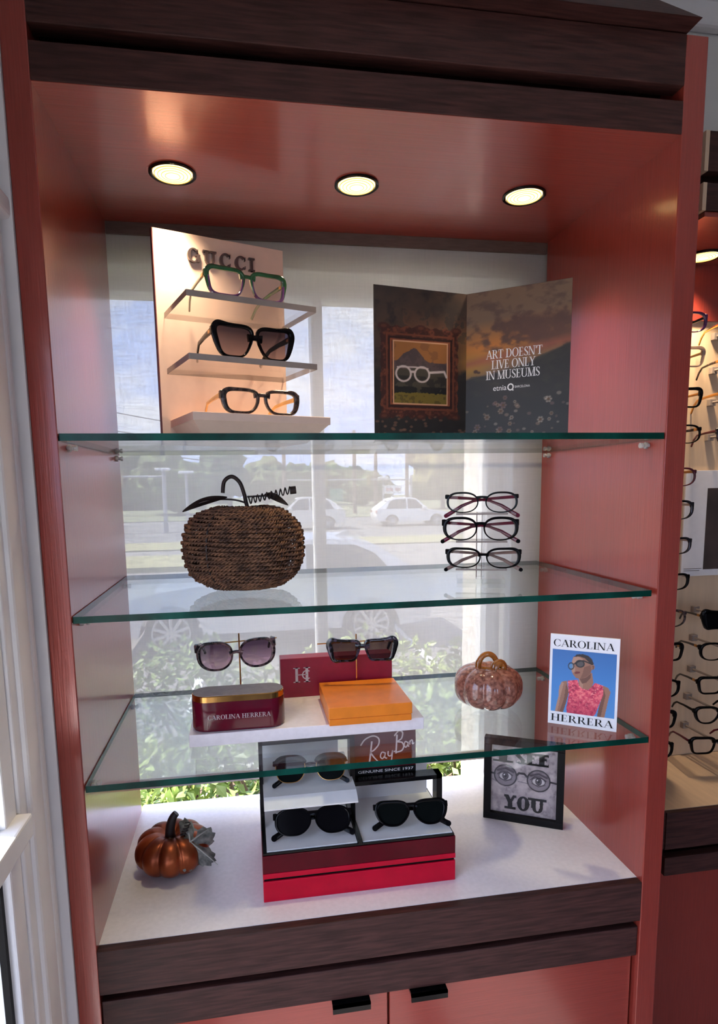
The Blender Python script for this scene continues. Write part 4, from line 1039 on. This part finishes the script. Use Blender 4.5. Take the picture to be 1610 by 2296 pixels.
mesh('script_lettering', join(
    scr([(30, 46), (28, 30), (26, 14), (24, 6)], .0031), scr([(10, 40), (18, 50), (32, 55), (42, 50), (42, 40), (34, 31), (27, 28)], .0027), scr([(27, 28), (34, 18), (44, 8), (52, 4)], .0031, .0012),
    scr([(54, 24), (48, 26), (45, 19), (49, 15), (54, 22)], .0023), scr([(54, 25), (53, 17), (57, 15)], .0023), scr([(59, 27), (59, 20), (64, 19), (67, 28)], .0023), scr([(67, 28), (65, 12), (62, 2)], .0023),
    scr([(69, 25), (74, 27)], .0023),
    scr([(75, 54), (74, 38), (73, 22)], .0031), scr([(70, 52), (78, 60), (85, 57), (83, 47), (76, 42), (84, 40), (87, 33), (83, 26), (74, 24)], .0027),
    scr([(94, 39), (90, 41), (88, 35), (91, 31), (95, 37)], .0023), scr([(95, 40), (95, 33), (97, 33)], .0023), scr([(98, 42), (98, 35)], .0023), scr([(98, 39), (101, 43), (103, 41), (103, 36), (106, 38)], .0023)), mat('sign_white', (220, 200, 204), rough=.4, var=.04, scale=60), rd)
rest(glasses('club', 'black browline sunglasses with gold rims on the upper white tray', (.3480, .122, H + .1850), (math.radians(-20), 0, math.radians(-2)), A_black, A_black, L_dark, True, .128, 'sunglasses', 'folded sunglasses on the red display', th=.0065, drop=.036), lambda x, y: H + .172 + .009 * (y - .16 + .058) / .138)
rest(glasses('wrap', 'large rounded black wrap sunglasses on the lower white tray', (.3475, .090, H + .0960), (math.radians(-26), 0, math.radians(-2)), A_black, A_black, L_grey, True, .137, 'sunglasses', 'folded sunglasses on the red display', th=.009, drop=.036), lambda x, y: H + .0890)
rest(glasses('wayfarer', 'black angular sunglasses with tapered rims on the white tray beside the divider', (.5250, .089, H + .0960), (math.radians(-26), 0, math.radians(-4)), A_black, A_black, L_dark, True, .140, 'sunglasses', 'folded sunglasses on the red display', th=.0085, drop=.036), lambda x, y: H + .0890)

# framed picture
AF = math.radians(-28.6)
pf = thing('picture_frame', 'black square picture frame printed with staring eyes behind round spectacles', 'picture frame', (.7249, .2549, H), (math.radians(-1.5), 0, AF))
FW, FH, fb = .1604, .178, .0145
mesh('frame', join(box(0, FW, 0, .020, 0, fb, .001), box(0, FW, 0, .020, FH - fb, FH, .001), box(0, fb, 0, .020, fb, FH - fb, .001), box(FW - fb, FW, 0, .020, fb, FH - fb, .001)), M_black_matt, pf)
mesh('backing', box(.002, FW - .002, .012, .019, .002, FH - .002), M_black_matt, pf)
mesh('easel_leg', prism_x([(.020, .12), (.021, .12), (.055, .0005), (.052, .0005)], FW / 2 - .02, FW / 2 + .02), M_black_matt, pf)
P = Print(170, 190, 11); n1, n2 = P.noise(4, 4), P.noise(14, 14)
P.c[:] = (190, 172, 172); P.put((n1 - .4) * 2, (150, 134, 136)); P.put((n2 - .52) * 3, (128, 114, 116)); P.put((.45 - n2) * 3, (206, 190, 188))
ink = (44, 36, 42)
ed = np.minimum(np.minimum(P.u, 1 - P.u), np.minimum(P.v, 1 - P.v)); P.put(np.clip(.06 - ed, 0, 1) * 9 * n2, (118, 104, 106))
for cx_, cy_ in ((.225, .545), (.725, .525)):
    P.ell(cx_, cy_, .168, .148, (142, 128, 132)); P.put((np.hypot((P.u - cx_) / .16, (P.v - cy_) / .14) < 1) * np.clip((n2 - .35) * 2, 0, 1) * np.clip((P.v - cy_ + .02) * 9, 0, 1) * .9, (84, 72, 78))
    P.ell(cx_, cy_ - .012, .105, .062, (70, 58, 64)); P.ell(cx_, cy_ - .012, .092, .050, (206, 194, 194))
    P.ell(cx_, cy_ - .008, .048, .052, (92, 80, 86)); P.ell(cx_, cy_ - .008, .048, .052, ink, ring=.22); P.ell(cx_, cy_ - .008, .021, .024, (28, 22, 28)); P.ell(cx_ - .016, cy_ + .008, .011, .011, (232, 224, 224))
    P.line([(cx_ - .12, cy_ + .005), (cx_ - .06, cy_ + .055), (cx_ + .02, cy_ + .062), (cx_ + .11, cy_ + .01)], .013, (54, 44, 50), 1.1)
    P.line([(cx_ - .12, cy_ + .065), (cx_, cy_ + .10), (cx_ + .12, cy_ + .06)], .03, (70, 58, 64), 1.1)
    P.line([(cx_ - .10, cy_ - .045), (cx_, cy_ - .085), (cx_ + .10, cy_ - .05)], .010, (80, 68, 74), 1.1)
    P.ell(cx_, cy_, .178, .158, ink, ring=.11)
P.line([(.395, .565), (.43, .60), (.51, .60), (.56, .555)], .032, ink, 1.1)
P.line([(.06, .555), (.005, .56)], .028, ink, 1.1); P.line([(.90, .53), (.985, .52)], .028, ink, 1.1)
P.line([(.02, .47), (.12, .43), (.22, .385)], .010, (110, 98, 102), 1.1); P.line([(.42, .48), (.55, .47), (.62, .42)], .010, (110, 98, 102), 1.1)
P.build('printed_picture', fb - .001, FW - fb + .001, fb - .001, FH - fb + .001, .0105, M_ink, pf)
mesh('lettering', lettering('I', .031, .046, .1245, .0255, .0100, T=.42, t=.17, spur=.07), M_ink_b, pf)
mesh('lettering', lettering('SEE', .063, .132, .1245, .0265, .0100, T=.34, t=.17, gap=.10, spur=.06), M_ink_b, pf)
mesh('lettering', lettering('YOU', .043, .122, .0235, .0310, .0100, T=.34, t=.17, gap=.12, spur=.06), M_ink_b, pf)
mesh('glazing', sheet(fb - .001, FW - fb + .001, fb - .001, FH - fb + .001, .0085), M_pane, pf)

# ---------------------------------------------------------------- frames on the neighbouring wall
pegs = []
def peg(x, z, y=.322):
    mesh('peg', join(tube([(x - 1.1, .448 - .2, z), (x - 1.1, y - .2, z)], .0028, 8), box(x - 1.108, x - 1.092, .436 - .2, .448 - .2, z - .008, z + .008, .001)), M_acry_edge, nb)
rows = [  # column x, z of front bottom, shape, front material, temple, lens, label, sunglasses
    (1.178, 1.020, 'panto', A_purple, A_black, L_clear, 'purple plastic eyeglasses in the top row beside the copper panel'),
    (1.178, .948, 'square', A_crystal, A_honey, L_clear, 'pale crystal eyeglasses in the second row beside the copper panel'),
    (1.178, .862, 'square', A_black, M_gold, L_clear, 'square black eyeglasses in the third row beside the copper panel'),
    (1.178, .785, 'oval', A_black, A_tort, L_clear, 'thin dark oval eyeglasses in the fourth row beside the copper panel'),
    (1.172, .692, 'oval', A_wine, M_gold, L_clear, 'thin wine red eyeglasses beside the upper part of the white poster'),
    (1.172, .618, 'panto', A_gunmetal, A_crystal, L_clear, 'gunmetal eyeglasses beside the dark picture of the white poster'),
    (1.172, .540, 'cat', A_gunmetal, A_crystal, L_clear, 'slim gunmetal cat-eye eyeglasses beside the middle of the poster'),
    (1.172, .458, 'cat', A_black, A_crystal, L_clear, 'slim black cat-eye eyeglasses beside the foot of the poster'),
    (1.168, .372, 'oval', A_tort, A_tort, L_clear, 'thin tortoise oval eyeglasses below the poster'),
    (1.168, .292, 'square', A_black, A_tort_d, L_clear, 'square black eyeglasses five rows above the beige worktop'),
    (1.164, .205, 'panto', A_black, A_tort_d, L_clear, 'rounded black eyeglasses in the row under the square black pair'),
    (1.160, .130, 'square', A_black, A_black, L_clear, 'plain square black eyeglasses in the second lowest row by the copper panel'),
    (1.156, .055, 'panto', A_black, A_black, L_clear, 'rounded black eyeglasses in the lowest row by the copper panel'),
    (1.362, 1.012, 'wayfarer', A_black, M_gold, L_clear, 'black eyeglasses with gold temples in the top row away from the copper panel'),
    (1.362, .935, 'square', A_black, A_tort, L_clear, 'square black eyeglasses with tortoise temples in the second row'),
    (1.362, .862, 'oval', M_gold, M_gold, L_clear, 'thin gold metal oval eyeglasses in the third row'),
    (1.362, .780, 'panto', A_tort_d, A_wine, L_clear, 'dark tortoise eyeglasses just above the white poster'),
    (1.352, .360, 'boxy', A_black, A_tort_d, L_grey, 'square black sunglasses with dark lenses just below the white poster'),
    (1.352, .285, 'panto', A_black, A_tort_d, L_clear, 'rounded black eyeglasses in the row under the black sunglasses'),
    (1.352, .203, 'square', A_black, A_tort_d, L_clear, 'square black eyeglasses two rows under the black sunglasses'),
    (1.346, .130, 'wayfarer', A_black, A_black, L_clear, 'angular black eyeglasses in the second lowest row of the wall'),
    (1.342, .055, 'square', A_black, A_wine, L_clear, 'square black eyeglasses in the lowest row of the wall'),
]
for x, z, shp, fm, tm, lm, lab in rows:
    sun_ = lm is L_grey
    glasses(shp, lab, (x, .330, H + z), (0, 0, math.radians(-4)), fm, tm, lm, width=.138, tlen=.101, cat='sunglasses' if sun_ else 'eyeglasses', group='frames on the neighbouring wall', accent=M_gold if tm in (A_tort_d, A_tort) else None, th=.006)
    q_ = SH[shp]; S_ = .138 / (2 * (q_['gap'] + q_['a'] + q_['a'] * (1 + q_['tp']) + q_['rs'] + (q_['rt'] + q_['rb']) / 2))
    peg(x, H + z + (q_['b'] + q_['rb'] + q_['bz'] + q_['arch'] - q_['bh'] / 2) * S_ - .0024)      # the bridge rests on its peg
po = thing('poster', 'white poster with a dark picture mounted among the spectacle frames', 'poster', (1.45, .440, H + .60))
mesh('board', box(-.145, .145, 0, .006, -.131, .128, .0006), M_card_w, po)
mesh('picture', box(-.085, .120, -.0006, 0, -.115, .085), mat('poster_picture', (58, 44, 42), rough=.5, var=.4, scale=14), po)
mesh('fine_print', join(*[box(-.138, -.095 + .006 * k, -.0006, 0, -.118 + .005 * k, -.1165 + .005 * k) for k in range(2)]), mat('grey_ink', (120, 112, 110), rough=.5, var=.05, scale=50), po)
# ---------------------------------------------------------------- outside
G = H - 1.48            # car park level
rnd = random.Random(12)
M_asph = mat('asphalt', (128, 124, 122), rough=.9, var=.14, scale=3, bump=.1, bscale=60)
M_road = mat('road_asphalt', (112, 110, 110), rough=.9, var=.12, scale=2)
M_conc = mat('kerb_concrete', (196, 190, 182), rough=.9, var=.08, scale=6)
M_grass = mat('dry_grass', (146, 142, 104), rough=.95, var=.25, scale=5, detail=8)
M_green = mat('grass', (116, 120, 92), rough=.95, var=.25, scale=4, detail=8)
def ground(name, x0, x1, y0, y1, z, m): return struct(mesh(name, box(x0, x1, y0, y1, z - .3, z), m))
ground('car_park', -60, 60, -60, 21, G, M_asph)
ground('planting_strip', -6, 8, .64, 3.4, G + .06, mat('mulch', (92, 74, 60), rough=.95, var=.3, scale=20))
ground('kerb', -6, 8, 3.4, 3.55, G + .12, M_conc)
ground('grass_verge', -60, 60, 21, 24, G + .05, M_grass)
ground('street', -60, 60, 24, 40, G + .01, M_road)
ground('far_verge', -80, 80, 40, 120, G + .05, M_green)
ground('traffic_island', -9, -1.2, 15.5, 18.4, G + .14, M_grass)
for x in (-3.2, -.4, 2.4, 5.2, 8.0): struct(mesh('parking_line', box(x, x + .1, 5.0, 10.2, G, G + .006), M_white))
# pilaster of the shopfront
struct(mesh('outer_pilaster', box(.884, 1.35, .622, .84, -.7, RZ + .3, .01), M_stucco))
struct(mesh('outer_sill', box(-.1, .884, .622, .70, wz0 - .06, wz0, .006), M_stucco))
struct(mesh('roof_parapet', box(RX0 - .3, RX1 + .3, RY0 - .3, RY1 + .2, RZ + .15, RZ + .5), M_stucco))

# shrubs under the window
M_lf = mat('shrub_leaf', (152, 168, 88), rough=.45, var=.35, scale=6, space='Generated')
M_lf2 = mat('shrub_leaf_dark', (118, 138, 74), rough=.45, var=.35, scale=6, space='Generated')
M_bark = mat('bark', (96, 78, 62), rough=.9, var=.25, scale=20, stretch=(6, 6, 1))
def foliage(cx, cy, z0, rx, ry, h, count, s, seed):
    r = random.Random(seed); V, F = [], []
    for _ in range(count):
        a = r.uniform(0, 2 * PI); e = r.uniform(-.3, 1); k = r.uniform(.55, 1.08) ** .5
        ce = math.sqrt(max(0, 1 - e * e)); p = Vector((cx + rx * k * ce * math.cos(a), cy + ry * k * ce * math.sin(a), z0 + h * (.30 + .62 * e * k)))
        d = Vector((r.gauss(0, 1), r.gauss(0, 1), r.gauss(.5, .8))).normalized(); b = d.cross(Vector((r.gauss(0, 1), r.gauss(0, 1), r.gauss(0, 1)))).normalized()
        L = s * r.uniform(.7, 1.3); w = L * .30; nrm = d.cross(b) * (L * .12)
        n = len(V); V += [tuple(p), tuple(p + d * L * .5 + b * w + nrm), tuple(p + d * L), tuple(p + d * L * .5 - b * w + nrm)]
        F += [(n, n + 1, n + 2), (n, n + 2, n + 3)]
    return V, F
specs = [(-1.5, 1.9, .75, 1.15), (-.55, 1.65, .70, 1.22), (.35, 1.75, .72, 1.32), (1.15, 1.95, .70, 1.20), (1.95, 1.85, .72, 1.28), (2.8, 2.0, .75, 1.22), (-.1, 2.75, .8, 1.3), (1.0, 2.85, .8, 1.25), (2.1, 2.9, .8, 1.3), (-1.2, 2.8, .8, 1.2), (3.3, 3.0, .8, 1.25)]
for k, (x, y, r, h) in enumerate(specs):
    t = thing('shrub', 'leafy green shrub in the hedge outside the window', 'shrub', (x, y, G + .06), group='hedge shrubs outside the window')
    f = foliage(0, 0, 0, r, r * .75, h, 2600, .062, 100 + k)
    mesh('foliage', f, M_lf if k % 2 else M_lf2, t)
    st_ = [tube([(rnd.uniform(-.05, .05), rnd.uniform(-.05, .05), 0), (rnd.uniform(-.2, .2), rnd.uniform(-.2, .2), h * .35), (rnd.uniform(-.4, .4), rnd.uniform(-.3, .3), h * .75)], [.02, .014, .006], 6) for _ in range(5)]
    mesh('branches', join(*st_), M_bark, t)

# trees
def blob(c, r, seed, sub=3, amp=.28):
    bm = bmesh.new(); bmesh.ops.create_icosphere(bm, subdivisions=sub, radius=1); rr = random.Random(seed)
    ph = [(rr.uniform(2, 5), rr.uniform(0, 6), Vector((rr.gauss(0, 1), rr.gauss(0, 1), rr.gauss(0, 1))).normalized()) for _ in range(9)]
    for q in bm.verts:
        d = sum(math.sin(f * 2.2 * q.co.dot(ax) + p) for f, p, ax in ph) / 9
        q.co *= 1 + amp * d * 2 + rr.uniform(-.08, .08)
    bm.verts.index_update()
    v = [(c[0] + q.co.x * r[0], c[1] + q.co.y * r[1], c[2] + q.co.z * r[2]) for q in bm.verts]; f = [tuple(q.index for q in fc.verts) for fc in bm.faces]
    bm.free(); return v, f
TM = [mat('tree_leaf_%s' % n_, c, rough=.9, var=.45, scale=1.6, detail=8, bump=.8, bscale=5) for n_, c in (('dark', (72, 88, 54)), ('mid', (92, 104, 62)), ('olive', (116, 112, 70)))]
trees = [(-11.5, 64, 6.2, 4.6, 0, 'broad dark tree at the far edge of the street, first of the row'), (-4.9, 49, 5.0, 3.2, 1, 'broad green tree beyond the two street lamps'), (-1.2, 57, 5.6, 2.9, 0, 'tall round tree behind the wicker pumpkin stem'),
         (2.4, 66, 4.9, 2.7, 1, 'lower round tree beside the tall round tree'), (5.0, 60, 3.9, 2.2, 0, 'small distant tree left of the wooden pole'), (9.2, 67, 4.5, 2.6, 1, 'small distant tree behind the street sign'),
         (12.2, 61, 3.8, 2.3, 0, 'low distant tree behind the roadside sign'), (16.9, 50, 6.4, 3.4, 2, 'large olive tree beside the stucco pilaster'), (24.0, 46, 6.6, 3.8, 2, 'large olive tree mostly hidden by the pilaster')]
for k, (x, y, h, r, c, lab) in enumerate(trees):
    t = thing('tree', lab, 'tree', (x, y, G + .05), group='trees across the street')
    bl = [blob((rnd.uniform(-.5, .5) * r, rnd.uniform(-.4, .4) * r, h - r * .75 + rnd.uniform(-.35, .3) * r), (r * .62, r * .6, r * .55), 50 + k * 7 + j) for j in range(7)]
    mesh('crown', join(*bl), TM[c], t, smooth=False)
    mesh('trunk', tube([(0, 0, 0), (.05, 0, h * .4), (0, .1, h * .75)], [.22, .18, .1], 8), M_bark, t)
for k in range(14):
    x = -34 + k * 5.2 + rnd.uniform(-1, 1)
    t = thing('bush', 'rounded bush in the low far hedge line', 'bush', (x, 78 + rnd.uniform(-1.5, 1.5), G + .05), group='far hedge line')
    mesh('crown', blob((0, 0, 1.2), (1.9, 1.3, 1.6 + rnd.uniform(0, .5)), 300 + k), TM[k % 2], t)

# poles, lamps, signals
M_steel = mat('galvanised_steel', (168, 168, 170), rough=.45, metal=.5, var=.08, scale=10)
M_pole = mat('pole_wood', (110, 92, 80), rough=.9, var=.2, scale=8, stretch=(4, 4, .5))
M_lampw = mat('lamp_white', (236, 236, 236), rough=.4, var=.03, scale=10)
def lamp_post(x, y, h, label):
    t = thing('street_lamp', label, 'street lamp', (x, y, G), group='street lamps')
    mesh('post', tube([(0, 0, 0), (0, 0, h)], [.09, .06], 8), M_steel, t)
    mesh('head', join(box(-.35, .35, -.15, .15, h, h + .12, .03), box(-.05, .05, -.05, .05, h - .1, h)), M_lampw, t)
lamp_post(-3.65, 30, 3.0, 'street lamp carrying the signal arm'); lamp_post(-2.57, 30, 2.85, 'plain street lamp beside the signal lamp'); lamp_post(9.9, 42, 2.6, 'street lamp beside the roadside sign')
def signal(x, y, z, x2, label):
    t = thing('traffic_signal', label, 'traffic signal', (x, y, G), group='traffic signal masts')
    mesh('mast', tube([(0, 0, 0), (0, 0, z - G + .3)], .09, 8), M_steel, t)
    mesh('arm', tube([(0, 0, z - G), (x2 - x, 0, z - G + .05)], .06, 8), M_steel, t)
    for f in (.35, .7):
        h = mesh('signal_head', box((x2 - x) * f - .12, (x2 - x) * f + .12, -.12, .12, z - G - .45, z - G + .35, .02), mat('signal_yellow', (150, 132, 70), rough=.5, var=.1, scale=10), t)
signal(-3.65, 30.3, H + 1.23, -9.5, 'signal mast with an arm reaching over the street beside the lamps'); signal(12.2, 43, H + 1.04, 3.2, 'signal mast with a long arm crossing behind the roadside sign')
pole_x = [(3.10, 45, 6.4), (8.36, 45, 6.2), (10.42, 47, 6.0), (12.68, 46, 6.2)]
for k, (x, y, h) in enumerate(pole_x):
    t = thing('utility_pole', ['wooden utility pole nearest the wicker pumpkin', 'wooden utility pole beside the green road sign', 'thin utility pole behind the roadside sign', 'wooden utility pole before the large olive tree'][k], 'utility pole', (x, y, G), group='utility poles')
    mesh('pole', tube([(0, 0, 0), (0, 0, h)], [.17, .12], 8), M_pole, t)
    mesh('crossarm', box(-.9, .9, -.06, .06, h - .7, h - .56), M_pole, t)
    mesh('insulator', join(*[tube([(q, 0, h - .56), (q, 0, h - .40)], .04, 6) for q in (-.8, -.4, .4, .8)]), M_lampw, t)
M_wire = mat('cable', (70, 66, 66), rough=.6, var=.1, scale=10)
def wire(a, b, sag, label):
    A, B = Vector(a), Vector(b)
    o = mesh('overhead_cable', tube([tuple(A.lerp(B, k / 16) + Vector((0, 0, -sag * math.sin(PI * k / 16)))) for k in range(17)], .022, 5), M_wire); tag(o, label, 'cable', 'overhead cables')
for k in range(3):
    wire((-30, 45, G + 8.4 - k * .7), (3.1, 45, G + 5.75 - k * .12), .8, 'overhead cable dropping to the pole nearest the wicker pumpkin')
    wire((3.1, 45, G + 5.75 - k * .25), (12.68, 46, G + 5.6 - k * .25), .35, 'overhead cable strung between the utility poles')
for k in range(4):
    wire((-16, 26, G + 7.9 - k * .95), (-.5, 30, G + 4.8 - k * .75), .25, 'overhead cable slanting across the sky beside the stepped display')
t = thing('roadside_sign', 'white roadside sign with illegible red lettering on a post', 'sign', (11.05, 44, G))
mesh('panel', box(-.68, .68, -.06, .06, 1.50, 2.10, .02), M_lampw, t); mesh('post', tube([(0, 0, 0), (0, 0, 1.5)], .08, 8), M_steel, t)
mesh('red_marks', join(*[box(-.5 + k * .14, -.41 + k * .14, -.07, -.06, 1.66 + .03 * (k % 3), 1.93 - .03 * (k % 2)) for k in range(8) if k != 4]), mat('faded_red', (176, 70, 84), rough=.5, var=.1, scale=20), t)
t = thing('road_sign', 'blank green road sign standing across the street', 'sign', (6.98, 45, G))
mesh('panel', box(-.5, .5, -.03, .03, .96, 1.92, .02), mat('sign_green', (88, 148, 118), rough=.5, var=.08, scale=8), t); mesh('post', join(tube([(-.3, 0, 0), (-.3, 0, 1)], .05, 6), tube([(.3, 0, 0), (.3, 0, 1)], .05, 6)), M_steel, t)

# vehicles
M_tyre = mat('tyre', (34, 33, 34), rough=.8, var=.2, scale=20)
M_alloy = mat('alloy', (188, 188, 192), rough=.3, metal=.8, var=.05, scale=10)
M_cglass = mat('car_glass', (56, 60, 66), rough=.08, var=.1, scale=5, spec=.7)
M_tail = mat('tail_lamp', (140, 24, 26), rough=.2, var=.1, scale=10)
def car(label, x, y, paint, facing=-1, s=1.0, suv=False, group='parked and passing cars'):
    t = thing('car', label, 'car', (x, y, G), (0, 0, 0 if facing < 0 else PI), group)
    t.scale = (s, s, s); hw = .88
    rf = 1.62 if suv else 1.48
    def arch(cx): return [(cx + .40 * math.cos(a), .30 + .40 * math.sin(a)) for a in [PI - PI * k / 8 for k in range(9)]]
    low = [(-2.18, .42), (-2.12, .32)] + [(q[0], max(.26, q[1])) for q in arch(-1.3)] + [(q[0], max(.26, q[1])) for q in arch(1.3)] + [(2.10, .34), (2.20, .62), (2.16, .95), (1.9, 1.02), (.4, .99), (-.75, .95), (-1.5, .86), (-2.02, .74), (-2.16, .58)]
    V, F = prism(low, -hw, hw)
    mesh('body', (V, F), paint, t)
    roof = [(-.85, .94), (-.15, rf - .05), (.15, rf), (1.15, rf - .02), (1.45, rf - .12), (2.0 if not suv else 2.1, 1.0)]
    n = len(roof); V = []
    for sgn in (-1, 1):
        for px, pz in roof: V.append((px, sgn * (hw - .02 - .20 * (pz - .94) / (rf - .94)), pz))
    F = [tuple(range(n)), tuple(range(n, 2 * n))[::-1]] + [(i, i + n, (i + 1) % n + n, (i + 1) % n) for i in range(n)]
    mesh('cabin', (V, F), paint, t)
    for sgn in (-1, 1):
        for wn in ([(-.62, 1.0), (-.10, rf - .11), (.38, rf - .07), (.38, 1.0)], [(.46, 1.0), (.46, rf - .07), (1.12, rf - .09), (1.38, rf - .2), (1.62, 1.02)]):
            q = [(px, sgn * (hw - .012 - .20 * (pz - .94) / (rf - .94)), pz) for px, pz in wn]; q2 = [(p[0], p[1] - sgn * .02, p[2]) for p in q]; m = len(q)
            mesh('side_window', (q + q2, [tuple(range(m)), tuple(range(m, 2 * m))[::-1]] + [(i, i + m, (i + 1) % m + m, (i + 1) % m) for i in range(m)]), M_cglass, t)
        mesh('mirror', shift(box(-.12, .10, -.12, .12, 0, .14, .03), -.55, sgn * (hw + .08), .98), paint, t)
    def pane(p, q, name):
        (xa, za), (xb, zb) = p, q; V = []
        for px, pz in (p, q):
            w = hw - .12 - .20 * (pz - .94) / (rf - .94)
            V += [(px, -w, pz), (px, w, pz)]
        nx = .012 if name == 'rear_window' else -.012
        V = [(a + nx, b, c + .012) for a, b, c in V]
        mesh(name, (V, [(0, 1, 3, 2)]), M_cglass, t)
    pane((-.78, 1.0), (-.20, rf - .10), 'windscreen'); pane((1.93, 1.06), (1.5, rf - .17), 'rear_window')
    mesh('antenna_fin', prism([(.95, rf - .01), (1.12, rf + .07), (1.2, rf - .02)], -.03, .03), paint, t)
    for cx_ in (-1.3, 1.3):
        for sgn in (-1, 1):
            w = mesh('wheel', xf(lathe([(.16, -.10), (.31, -.10), (.335, -.07), (.335, .07), (.31, .10), (.16, .10)], 28), Matrix.Translation((cx_, sgn * (hw - .08), .335)) @ Euler((PI / 2, 0, 0)).to_matrix().to_4x4()), M_tyre, t)
            sp = [box(-.02, .02, -.012, .012, .03, .235, .004) for _ in range(10)]
            sp = [xf(q, Euler((0, 2 * PI * i / 10, 0)).to_matrix().to_4x4()) for i, q in enumerate(sp)] + [xf(lathe([(.05, -.015), (.05, .015)], 12), Euler((PI / 2, 0, 0)).to_matrix().to_4x4()), tube([(.235 * math.cos(a * PI / 14), 0, .235 * math.sin(a * PI / 14)) for a in range(29)], .018, 6, False)]
            mesh('rim', shift(join(*sp), cx_, sgn * (hw + .015), .335), M_alloy, w)
    mesh('headlamp', join(box(-2.14, -1.96, -hw + .04, -hw + .42, .62, .76, .03), box(-2.14, -1.96, hw - .42, hw - .04, .62, .76, .03)), M_cglass, t)
    mesh('tail_lamp', join(box(2.05, 2.19, -hw + .02, -hw + .36, .74, .92, .03), box(2.05, 2.19, hw - .36, hw - .02, .74, .92, .03)), M_tail, t)
    return t
car('silver car parked side-on just beyond the hedge', .55, 7.9, mat('silver_paint', (196, 196, 200), rough=.22, metal=.3, var=.03, scale=3, coat=.6), -1, 1.0)
car('white estate car on the far side of the street', 8.9, 31, mat('white_car_paint', (236, 236, 236), rough=.25, var=.02, scale=3, coat=.5), 1, .92, True)
car('white van-like car standing beside the wooden pole', 2.9, 30, mat('cream_car_paint', (220, 216, 210), rough=.3, var=.02, scale=3, coat=.4), -1, 1.0, True)
car('pale car passing at the far end of the street', -9.2, 36, mat('pale_car_paint', (216, 220, 226), rough=.25, var=.02, scale=3, coat=.5), 1)
